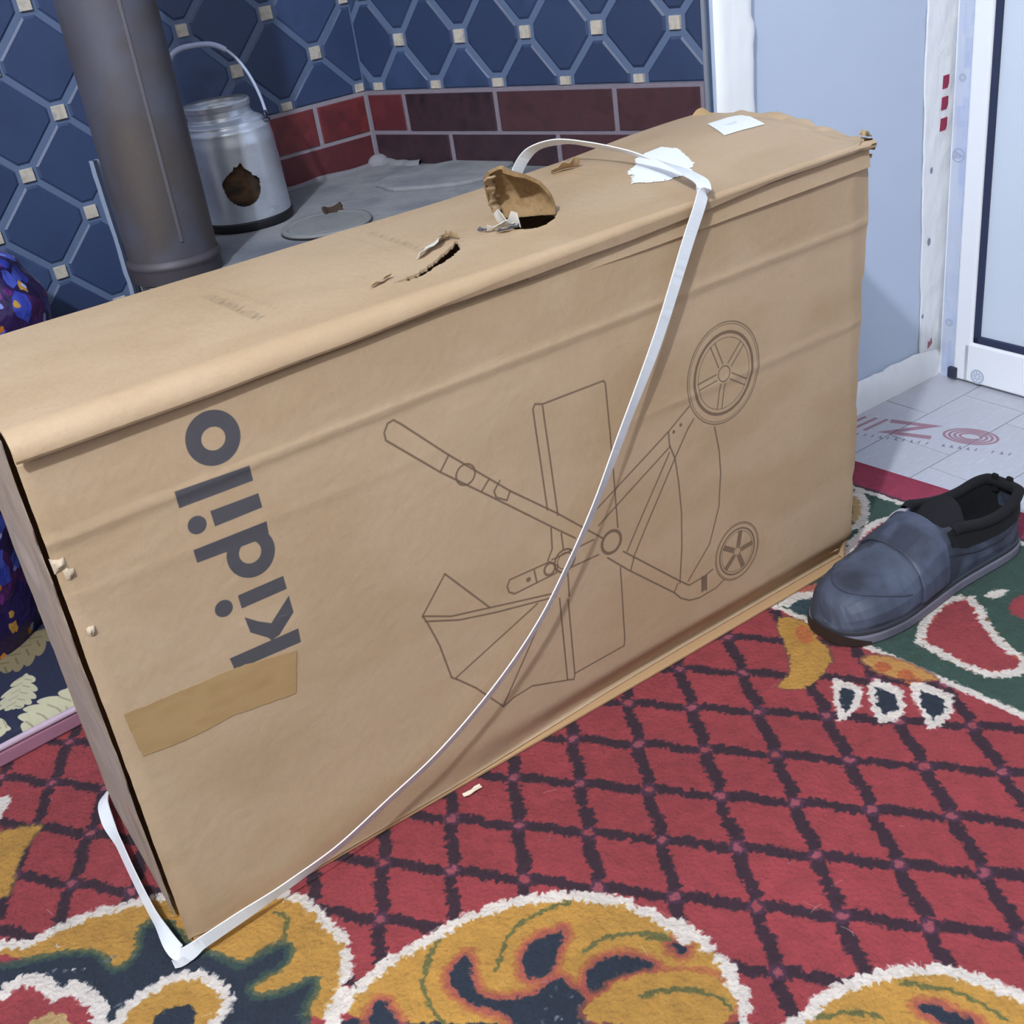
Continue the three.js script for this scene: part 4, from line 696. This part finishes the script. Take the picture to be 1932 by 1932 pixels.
  part(g, 'lid', slab(520, 220, (u, v) => { const p = lid(XL(u), 1 - v); return p; }, 0.003, { skip: (u, v) => { const p = lid(XL(u), 1 - v); return 1 - v > 0.1 && 1 - v < 0.8 && (inside(HOLE, p[0] + 0.003 * (vnoise(p[0] * 300, p[2] * 300, 134) - 0.5), p[2]) || inside(SLIT, p[0], p[2] + 0.002 * (vnoise(p[0] * 260, 3, 135) - 0.5))); }, uv: (u, v, p) => [(p.x + 0.005) / 0.92, 1 - (0.05 - (p.z + (p.z > -0.05 ? Math.max(0, lidFront(p.x) - p.y) * 0.9 : 0))) / (640 / tk)] }), lidMat);
  // under the lid edge a second layer of board shows at the right
  part(g, 'inner_fold', slab(60, 3, (u, v) => { const xx = lerp(0.46, 0.9, u); return [xx, lerp(0.487, 0.506, v) - 0.003 * (1 - u), lerp(0.0035, 0.0012, v) - 0.0035 * (1 - sm(0, 0.35, u))]; }, 0.003, { uv: (u, v, p) => [p.x, p.y] }), bare);
  part(g, 'back_panel', slab(40, 24, (u, v) => { const y = 0.004 + v * 0.5; return [lerp(frontR(y) - 0.004, frontL(y) + 0.004, u), y, -BOX_D + 0.002 * (fbm(u * 5, v * 4, 136, 2) - 0.5)]; }, 0.004, { uv: (u, v, p) => [p.x, p.y] }), bare);
  part(g, 'bottom_panel', prism([[0.004, -0.003], [0.4, -0.0015], [0.6, -0.001], [0.884, -0.002], [0.884, -BOX_D + 0.002], [0.004, -BOX_D + 0.002]], 0.0002, 0.0042, 0.001), std({ color: 0xb9946a, roughness: 0.85 }));
  part(g, 'end_panel', slab(24, 60, (u, v) => { const y = 0.006 + v * 0.49, z = lerp(-BOX_D + 0.004, -0.038 - 0.01 * vnoise(y * 40, 2, 137), u); return [frontL(y) - 0.0008 + 0.0007 * (fbm(u * 3, y * 16, 138, 3) - 0.5), y, z]; }, 0.001, { uv: (u, v, p) => [p.z, p.y] }), std({ map: toneMap(256, 6, 139, 5, 2, [[0x90, 0x7e, 0x70], [0xa6, 0x92, 0x80], [0x9a, 0x8a, 0x80], [0xb0, 0x9e, 0x90]], 2), roughness: 0.9, bumpMap: paperGrain, bumpScale: 0.001 }), 'scuffed greyish end flap');
  part(g, 'end_panel', slab(20, 40, (u, v) => { const y = 0.006 + v * 0.49; return [frontR(y) - 0.004, y, lerp(-0.006, -BOX_D + 0.004, u)]; }, 0.004, { uv: (u, v, p) => [p.z, p.y] }), bare);
  // the hand-hole flap, bent up out of the lid
  {
    const A = [0.511, -0.124], B = [0.552, -0.08], yb = 0.519, L = [[0, 0], [0.3, -0.05], [0.6, -0.03], [0.85, 0.03], [1, 0.16]], R = [[0, 1], [0.1, 1.01], [0.4, 0.94], [0.65, 0.83], [0.82, 0.66], [0.88, 0.52], [1, 0.36]];
    const dx = B[0] - A[0], dz = B[1] - A[1], len = Math.hypot(dx, dz), nx = -dz / len, nz = dx / len;
    const F = (u, v) => { const s = lerp(piece(L, v), piece(R, v), u) + 0.012 * (fbm(v * 14, u * 3, 141, 2) - 0.5) * (u < 0.1 || u > 0.9 ? 1 : 0), h = 0.05 * v, lean = -0.03 * v * v + 0.016 * Math.sin(Math.PI * Math.min(1, Math.max(0, u))) * sm(0, 0.5, v) + 0.003 * (fbm(u * 4, v * 4, 142, 2) - 0.5); return [A[0] + dx * s - nx * lean, yb + h - 0.002, A[1] + dz * s - nz * lean]; };
    part(g, 'hand_hole_flap', slab(34, 34, (u, v) => { const p = F(u, v); return p; }, 0.0035), std({ map: toneMap(128, 6, 143, 5, 2, [[0x8c, 0x6f, 0x4a], [0x9a, 0x7c, 0x56], [0x84, 0x68, 0x44]], 1.8), roughness: 0.88 }), 'torn flap of the hand hole, bent upright');  // toned darker than the lid board, deepening the shade on its face
    part(g, 'flap_ragged_edge', slab(6, 26, (u, v) => { const p = F(0.02, 0.12 + v * 0.8); return [p[0] - 0.004 + 0.009 * u + 0.004 * (vnoise(v * 13, u * 2, 145) - 0.5), p[1], p[2] + 0.005 + 0.006 * Math.sin(u * 3) * vnoise(v * 9, 2, 146)]; }, 0.002), std({ color: 0x9a8264, roughness: 0.95 }));
  }
  // shreds of grey inner paper by the hole, curls along the slit
  const shredMat = std({ color: 0xcfcabf, roughness: 0.9 }), greyShred = std({ color: 0x6d7280, roughness: 0.9 }), tanShred = std({ color: 0xa89070, roughness: 0.92 });
  const shred = (x0, z0, dx, dz, w, up, m, s, name = 'torn_paper') => part(g, name, slab(14, 5, (u, v) => { const t = u, ox = -dz, oz = dx, l = Math.hypot(dx, dz) || 1, ww = w * (0.35 + 0.65 * vnoise(u * 6, s, 150)) * (1 - 0.5 * Math.abs(2 * u - 1)); const xx = x0 + dx * t + ox / l * ww * (v - 0.5), zz = z0 + dz * t + oz / l * ww * (v - 0.5); return [xx, lidTop(xx, zz) + 0.0012 + up * Math.pow(v, 1.5) * (0.5 + vnoise(u * 5, s + 3, 151)), zz]; }, 0.0007), m);
  shred(0.478, -0.088, 0.028, 0.01, 0.016, 0.006, shredMat, 1); shred(0.474, -0.098, 0.01, 0.012, 0.008, 0.005, greyShred, 2); shred(0.482, -0.076, 0.022, 0.004, 0.012, 0.004, greyShred, 3); shred(0.497, -0.1, 0.006, 0.03, 0.012, 0.012, shredMat, 4);
  shred(0.396, -0.076, 0.048, -0.034, 0.016, 0.005, shredMat, 5); shred(0.432, -0.1, 0.014, -0.006, 0.008, 0.005, tanShred, 6); shred(0.444, -0.108, 0.006, 0.012, 0.006, 0.006, tanShred, 7); shred(0.33, -0.044, 0.024, -0.01, 0.01, 0.003, tanShred, 8);
  // two white labels, one half torn off
  const [lc, lx] = canvas(256, 192); lx.fillStyle = '#eef0f2'; lx.fillRect(0, 0, 256, 192); lx.fillStyle = '#a4a4b0'; for (let n = 0; n < 3; n++) for (let m = 0; m < 9; m++) if (rnd() > 0.2) lx.fillRect(70 + m * 9, 84 + n * 9, 6, 4);
  const quadOn = (name, q, nu, nv, m, lift, skip) => part(g, name, slab(nu, nv, (u, v) => { const a = [lerp(q[0][0], q[1][0], u), lerp(q[0][1], q[1][1], u)], b = [lerp(q[3][0], q[2][0], u), lerp(q[3][1], q[2][1], u)], xx = lerp(b[0], a[0], v), zz = lerp(b[1], a[1], v); return [xx, lidTop(xx, zz) + lift, zz]; }, 0.0004, { skip }), m, 'white paper label');
  quadOn('paper_label', [[0.836, -0.172], [0.884, -0.168], [0.861, -0.108], [0.808, -0.116]], 18, 14, std({ map: canvasMap(lc), roughness: 0.6 }), 0.0011);
  const TORN = [[0.662, -0.1], [0.652, -0.084], [0.672, -0.066], [0.7, -0.06], [0.728, -0.078], [0.738, -0.098], [0.752, -0.128], [0.75, -0.153], [0.716, -0.152], [0.698, -0.134], [0.678, -0.12]];
  part(g, 'paper_label', slab(64, 64, (u, v) => { const xx = lerp(0.64, 0.76, u), zz = lerp(-0.05, -0.16, v); return [xx, lidTop(xx, zz) + 0.0011, zz]; }, 0.0004, { skip: (u, v) => { const xx = lerp(0.64, 0.76, u), zz = lerp(-0.05, -0.16, v), k = 0.008 * sm(0.745, 0.7, xx); return !inside(TORN, xx + k * (vnoise(xx * 240, zz * 240, 155) - 0.5), zz + k * (vnoise(xx * 240, zz * 240, 156) - 0.5)); } }), std({ color: 0xf0f2f4, roughness: 0.6 }), 'torn white paper label');
  // lifted scraps of the lid's top ply next to the torn label
  shred(0.64, -0.206, 0.03, 0.012, 0.022, 0.009, tanShred, 12, 'lifted_ply');
  // crumpled corner on the right and the tab that stands up behind
  for (const [y, z, s] of [[0.521, 0.002, 1], [0.509, 0.0055, 2], [0.4985, 0.003, 3], [0.488, 0.0005, 4]]) part(g, 'frayed_ply', slab(12, 5, (u, v) => [0.893 + 0.015 * u + 0.003 * vnoise(v * 4, s, 160), y + 0.006 * (vnoise(u * 4, s, 161) - 0.5) - 0.004 * u * u, z - 0.008 * (1 - v) - 0.005 * u + 0.003 * (vnoise(u * 5, v * 3, 162 + s) - 0.5)], 0.0018), std({ color: [0xb09a78, 0x8c7454, 0xa48a66, 0x7c6648][s - 1], roughness: 0.92 }));
  part(g, 'torn_tab', slab(16, 8, (u, v) => { const xx = 0.872 + 0.034 * u; return [xx, 0.522 + 0.012 * v * Math.sin(Math.PI * u) * (0.7 + 0.6 * vnoise(u * 2.2, 2, 163)), -0.238 + 0.02 * (1 - v) * u - 0.004 * v]; }, 0.003), std({ color: 0xae9066, roughness: 0.9 }));
  // nubs of paper torn along the left edge and at the lower right
  for (const [y, dx, r, s] of [[0.407, 0.004, 0.005, 1], [0.398, 0.009, 0.004, 2], [0.345, 0.01, 0.0034, 4]]) part(g, 'paper_nub', slab(8, 6, (u, v) => { const xx = frontL(y) + dx + (u - 0.5) * r * 2, yy = y + (v - 0.5) * r * 2 * (0.5 + vnoise(u * 3, s, 165)); return [xx, yy, frontZ(xx, yy) + 0.0005 + 0.0025 * Math.sin(Math.PI * u) * Math.sin(Math.PI * v) * (0.6 + vnoise(u * 4, v * 4, s + 20))]; }, 0.001), std({ color: 0xc0ad94, roughness: 0.95 }));
  part(g, 'paper_nub', slab(10, 5, (u, v) => { const xx = 0.856 + 0.02 * u, yy = 0.018 + 0.008 * v * vnoise(u * 5, 1, 166); return [xx, yy, frontZ(xx, yy) + 0.0008 + 0.004 * Math.sin(3 * u)]; }, 0.001), std({ color: 0xc0a888, roughness: 0.95 }));
}

// ---------------------------------------------------------------- the strap, in the frame of the box
{
  const g = thing('packing_strap', 'white plastic packing strap looped slackly around the cardboard box', 'strap', BOX_AT, BOX_TURN);
  const pts = [], sides = [];
  const add = (p, s) => { pts.push(p); sides.push(s); };
  // from behind the back edge, up and over the lid
  add([0.628, 0.40, -0.268], [1, 0, 0.1]); add([0.632, 0.5, -0.272], [1, 0, 0.1]); add([0.648, 0.536, -0.256], [1, -0.2, 0.2]); add([0.664, 0.547, -0.222], [0.9, -0.5, 0.1]); add([0.676, 0.545, -0.175], [0.8, -0.6, 0.1]); add([0.681, 0.541, -0.12], [0.8, -0.6, 0]); add([0.6775, 0.538, -0.07], [0.9, -0.4, 0]); add([0.67, 0.533, -0.02], [1, -0.1, 0.1]); add([0.6635, 0.527, 0.006], [1, 0, 0]);
  const front = [[0.654, 0.5165, 0.0125, 0], [0.6356, 0.485, 0.013, 0], [0.586, 0.4, 0.0155, 15], [0.537, 0.33, 0.0175, 40], [0.4866, 0.257, 0.019, 58], [0.4544, 0.217, 0.0195, 68], [0.407, 0.165, 0.02, 70], [0.348, 0.119, 0.02, 68], [0.2718, 0.0765, 0.0195, 68], [0.2072, 0.053, 0.019, 66], [0.1507, 0.0335, 0.0185, 62], [0.0927, 0.023, 0.018, 42], [0.0384, 0.0178, 0.018, 8], [0.0068, 0.0148, 0.018, 0], [-0.01, 0.0075, 0.0125, -40]];
  front.forEach(([x, y, z, deg], i) => { const a = front[Math.max(0, i - 1)], b = front[Math.min(front.length - 1, i + 1)], T = new THREE.Vector3(b[0] - a[0], b[1] - a[1], 0).normalize(), q = deg * Math.PI / 180; 
    // in the middle of the run the strap has turned until its edge points at the lamp and the viewer
    const p = new THREE.Vector3(x, y, z), toLamp = new THREE.Vector3(-1.13, 2.12, 1.05).sub(p).normalize(), toView = new THREE.Vector3(-0.062, 0.8, 0.803).sub(p).normalize();
    const edgeOn = toLamp.lerp(toView, 0.35); edgeOn.addScaledVector(T, -edgeOn.dot(T)).normalize();
    const flat = new THREE.Vector3(T.y, -T.x, 0), w = flat.multiplyScalar(1 - deg / 70).addScaledVector(edgeOn, Math.max(0, deg) / 70);
    if (deg < 0) w.set(T.y * Math.cos(q), -T.x * Math.cos(q), Math.sin(q));
    add([x, y, z], w.toArray()); });
  // folded at the corner, back along the foot of the left end
  add([-0.014, 0.0078, 0.002], [1, 0.5, 0]); add([-0.0165, 0.009, -0.05], [0.35, 0.9, 0]); add([-0.016, 0.009, -0.11], [0.35, 0.9, 0]); add([-0.014, 0.009, -0.17], [0.4, 0.9, 0]); add([-0.013, 0.013, -0.212], [0.9, 0.6, 0]); add([-0.008, 0.016, -0.236], [0.9, 0.6, 0.2]); add([0.01, 0.012, -0.262], [0.3, 0.8, 0.6]);
  const mat = phys({ color: 0xf4f7fa, roughness: 0.38, clearcoat: 0.2, clearcoatRoughness: 0.3, bumpMap: grainMap(64, 16, 170, 2, 8), bumpScale: 0.0003 });
  part(g, 'band', ribbon(pts, sides, 0.0145, 0.0011, 420), mat);
  part(g, 'crushed_end', slab(8, 5, (u, v) => [-0.021 + 0.018 * u, 0.003 + 0.005 * v * (0.4 + vnoise(u * 4, 1, 171)), 0.017 - 0.006 * v + 0.01 * u * (1 - u)], 0.001), std({ color: 0xb4b2b4, roughness: 0.6 }), 'grey crushed fold at the corner');
}

// ---------------------------------------------------------------- the shoe; its own frame: x from toe to heel, y up, z towards the viewer
{
  const g = thing('shoe', 'worn black leather shoe with a broad hook-and-loop strap, toe towards the box', 'shoe', [0.331, 0.0004, -1.0295], Math.atan2(0.449, 0.894));
  const L = 0.312;
  const half = (t) => curve([[0, 0.0], [0.004, 0.0105], [0.012, 0.0182], [0.03, 0.0272], [0.06, 0.0362], [0.1, 0.0432], [0.16, 0.0492], [0.26, 0.053], [0.4, 0.0495], [0.58, 0.0435], [0.75, 0.041], [0.86, 0.0385], [0.92, 0.0335], [0.96, 0.0255], [0.985, 0.016], [0.996, 0.0083], [1, 0]], t);
  const high = (t) => curve([[0, 0.004], [0.02, 0.024], [0.06, 0.034], [0.14, 0.0405], [0.26, 0.046], [0.36, 0.056], [0.46, 0.0685], [0.54, 0.074], [0.62, 0.066], [0.74, 0.057], [0.85, 0.057], [0.94, 0.066], [1, 0.068]], t);
  const bow = (t) => 0.006 * Math.sin(Math.PI * (t - 0.1));                          // the inner edge is a little hollow
  const S0 = 0.017;
  const leather = phys({ map: toneMap(512, 6, 180, 5, 1, [[0x2e, 0x33, 0x40], [0x3e, 0x45, 0x56], [0x4c, 0x54, 0x66], [0x34, 0x39, 0x48]], 2), roughness: 0.62, clearcoat: 0.05, clearcoatRoughness: 0.6, bumpMap: grainMap(256, 12, 181, 5, 2), bumpScale: 0.0016 });
  const black = std({ color: 0x09090e, roughness: 0.9, bumpMap: grainMap(128, 24, 182, 3, 4), bumpScale: 0.0006 });
  const P = (t, w, lift = 0) => {                                                   // w runs from the viewer's side (0) over the top to the far side (1)
    const a = half(t), h = high(t) * 1, open = sm(0.52, 0.6, t) * sm(1, 0.965, t), q = Math.abs(2 * w - 1), s = w < 0.5 ? 1 : -1, k = 1 - q; // k: 0 at the sole, 1 on the ridge
    const rim = t > 0.5 ? 0.007 : 0;
    const closed = [[0, 1, 0], [0.14, 1.045, 0.2], [0.3, 1.0, 0.48], [0.45, 0.86, 0.73], [0.6, 0.66, 0.89], [0.75, 0.42, 0.97], [0.88, 0.2, 0.995], [1, 0, 1]];
    const hollow = [[0, 1, 0], [0.14, 1.04, 0.2], [0.3, 1.0, 0.5], [0.45, 0.92, 0.86], [0.55, 0.86, 1], [0.65, 0.76, 0.97], [0.78, 0.72, 0.3], [0.88, 0.6, 0.09], [1, 0, 0.07]];
    const pick = (T) => { for (let i = 1; i < T.length; i++) if (k <= T[i][0]) { const f = (k - T[i - 1][0]) / (T[i][0] - T[i - 1][0]); return [lerp(T[i - 1][1], T[i][1], f), lerp(T[i - 1][2], T[i][2], f)]; } return [0, T[T.length - 1][2]]; };
    const c = pick(closed), o = pick(hollow), x = lerp(c[0], o[0], open), y = lerp(c[1], o[1], open);
    return [t * L + 0.006 * (y - 0.3) * sm(0.1, 0, t), S0 + (h - 0.002) * y + lift * y, s * a * x - bow(t)];
  };
  const up = (t, w, d) => { const e = 0.004, f = (a, b) => new THREE.Vector3(...P(a, b)), n = f(Math.min(1, t + e), w).sub(f(t - e, w)).cross(f(t, w + e).sub(f(t, w - e))).normalize(); const p = P(t, w); return [p[0] + n.x * d, p[1] + n.y * d, p[2] + n.z * d]; };
  const warp2 = (u) => 0.5 - 0.5 * Math.cos(Math.PI * u), warp = (u) => lerp(u, 0.5 - 0.5 * Math.cos(Math.PI * u), 0.7);
  part(g, 'upper', slab(150, 84, (u, v) => P(warp2(u), v), 0.0012, { uv: (u, v, p) => [p.x * 4, (p.z + p.y * 0.8) * 4] }), leather);
  // black lining inside the opening
  part(g, 'lining', slab(60, 60, (u, v) => { const t = lerp(0.57, 0.98, warp(u)), w = lerp(0.225, 0.775, v); return up(t, w, 0.0013); }, 0.0008), black, 'black textile lining');
  // padded collar round the opening
  const rimLine = []; for (let i = 0; i <= 30; i++) rimLine.push(P(lerp(0.56, 0.962, i / 30), 0.276)); for (let i = 30; i >= 0; i--) rimLine.push(P(lerp(0.56, 0.962, i / 30), 0.724));
  part(g, 'collar', tube(rimLine.map(([x, y, z]) => [x, y - 0.003, z]), 0.0068, 120, 12), black, 'padded black collar');
  for (const e of [0, 1]) part(g, 'collar_band', slab(50, 10, (u, v) => { const t = lerp(0.535, 0.975, u), w = lerp(0.165 + 0.03 * sm(0.15, 0, u), 0.28, v); return up(t, e ? 1 - w : w, 0.0016); }, e ? -0.0014 : 0.0014), black, 'black collar band');
  part(g, 'tongue', slab(24, 18, (u, v) => { const s = v - 0.5, t = u; return [0.158 + 0.052 * t - 0.012 * s * s * 4, S0 + 0.06 + 0.02 * t - 0.03 * s * s * 4 * (1 - 0.4 * t), -s * 0.062 - bow(0.55)]; }, 0.006), std({ color: 0x0c0d14, roughness: 0.9 }), 'dark padded tongue');
  // the broad strap over the instep, and the seam of the toe cap
  part(g, 'closure_strap', slab(26, 60, (u, v) => { const w = lerp(0.055, 0.94, v), t = lerp(0.335, 0.5, u) + 0.018 * Math.sin(Math.PI * v) - 0.02 * (0.5 - v), e = Math.min(u, 1 - u) / 0.06; return up(t, w, 0.0028 + 0.0012 * Math.min(1, e)); }, 0.0026, { uv: (u, v, p) => [p.x * 4, p.z * 4] }), phys({ map: leather.map, color: 0xf2f2f6, roughness: 0.56, clearcoat: 0.08, clearcoatRoughness: 0.5, bumpMap: leather.bumpMap, bumpScale: 0.001 }), 'broad leather closing strap');
  const seam = Array.from({ length: 33 }, (_, i) => { const w = lerp(0.16, 0.84, i / 32); return up(0.085 + 0.2 * Math.pow(Math.abs(2 * w - 1) / 0.68, 2.4), w, 0.0004); });
  part(g, 'toe_seam', tube(seam, 0.0009, 80, 8), std({ color: 0x363c4a, roughness: 0.6 }));
  for (const w0 of [0.1]) part(g, 'side_seam', tube(Array.from({ length: 14 }, (_, i) => up(lerp(0.5, 0.94, i / 13), 0.17 - 0.05 * Math.sin(i / 13 * 3), 0.0003)), 0.0011, 40, 6), std({ color: 0x23262f, roughness: 0.6 }));
  // pale loop that holds the strap on the far side
  part(g, 'strap_loop', ribbon([up(0.49, 0.9, 0.002), up(0.5, 0.8, 0.006), up(0.515, 0.7, 0.006), up(0.52, 0.64, 0.004)], [[1, 0, 0], [1, 0, 0], [1, 0, 0], [1, 0, 0]], 0.005, 0.0016, 30), std({ color: 0xa6a4b0, roughness: 0.6 }), 'pale grey strap loop');
  for (const [dx, dz, h] of [[-0.006, 0.004, 0.012], [-0.012, -0.012, 0.014]]) part(g, 'pull_tab', new RoundedBoxGeometry(0.006, h + 0.012, 0.009, 3, 0.0028).rotateZ(0.12).translate(L + dx, 0.078, dz - bow(1)), black, 'black heel pull tab');
  // sole: welt and tread
  const outline = (grow) => { const a = []; for (let i = 0; i <= 110; i++) { const t = warp2(i / 110); a.push([t * (L + 2 * grow) - grow, half(t) + grow * Math.min(1, half(t) / 0.02) - bow(t)]); } for (let i = 109; i > 0; i--) { const t = warp2(i / 110); a.push([t * (L + 2 * grow) - grow, -half(t) - grow * Math.min(1, half(t) / 0.02) - bow(t)]); } return a; };
  part(g, 'sole', prism(outline(0.0035), 0.0002, 0.0125, 0.002), std({ map: toneMap(128, 5, 185, 4, 3, [[0x5c, 0x5a, 0x66], [0x70, 0x6e, 0x7c], [0x64, 0x62, 0x70]], 1.6), roughness: 0.75 }));
  part(g, 'welt', prism(outline(0.0022), 0.0125, 0.0185, 0.0012), std({ color: 0x34363f, roughness: 0.7 }));
  part(g, 'toe_bumper', slab(30, 6, (u, v) => { const k = u < 0.45 ? (0.45 - u) / 0.45 : (u - 0.45) / 0.55, t = 0.1 * k * k, s = u < 0.45 ? -1 : 1, a = half(t) + 0.0045 * Math.min(1, k * 4); return [t * L - 0.0042, 0.001 + 0.0155 * v * (1 - 0.75 * k * k), s * a - bow(t)]; }, 0.001), std({ color: 0x2c1d16, roughness: 0.8 }), 'dark brown worn toe edge');
}

{ // a pale scrap that has come off the box
  const g = thing('paper_scrap', 'tiny cream paper scrap on the red carpet by the foot of the cardboard box', 'paper', [-0.0845, 0.0006, -0.8655], 0.527);
  part(g, 'paper', slab(12, 5, (u, v) => [(u - 0.5) * 0.021, 0.0008 + 0.003 * vnoise(u * 4, v * 3, 190), (0.5 - v) * (0.007 - 0.004 * Math.abs(u - 0.4))], 0.0006), std({ color: 0xe2d3bb, roughness: 0.9 }));
}

renderer.render(scene, camera);
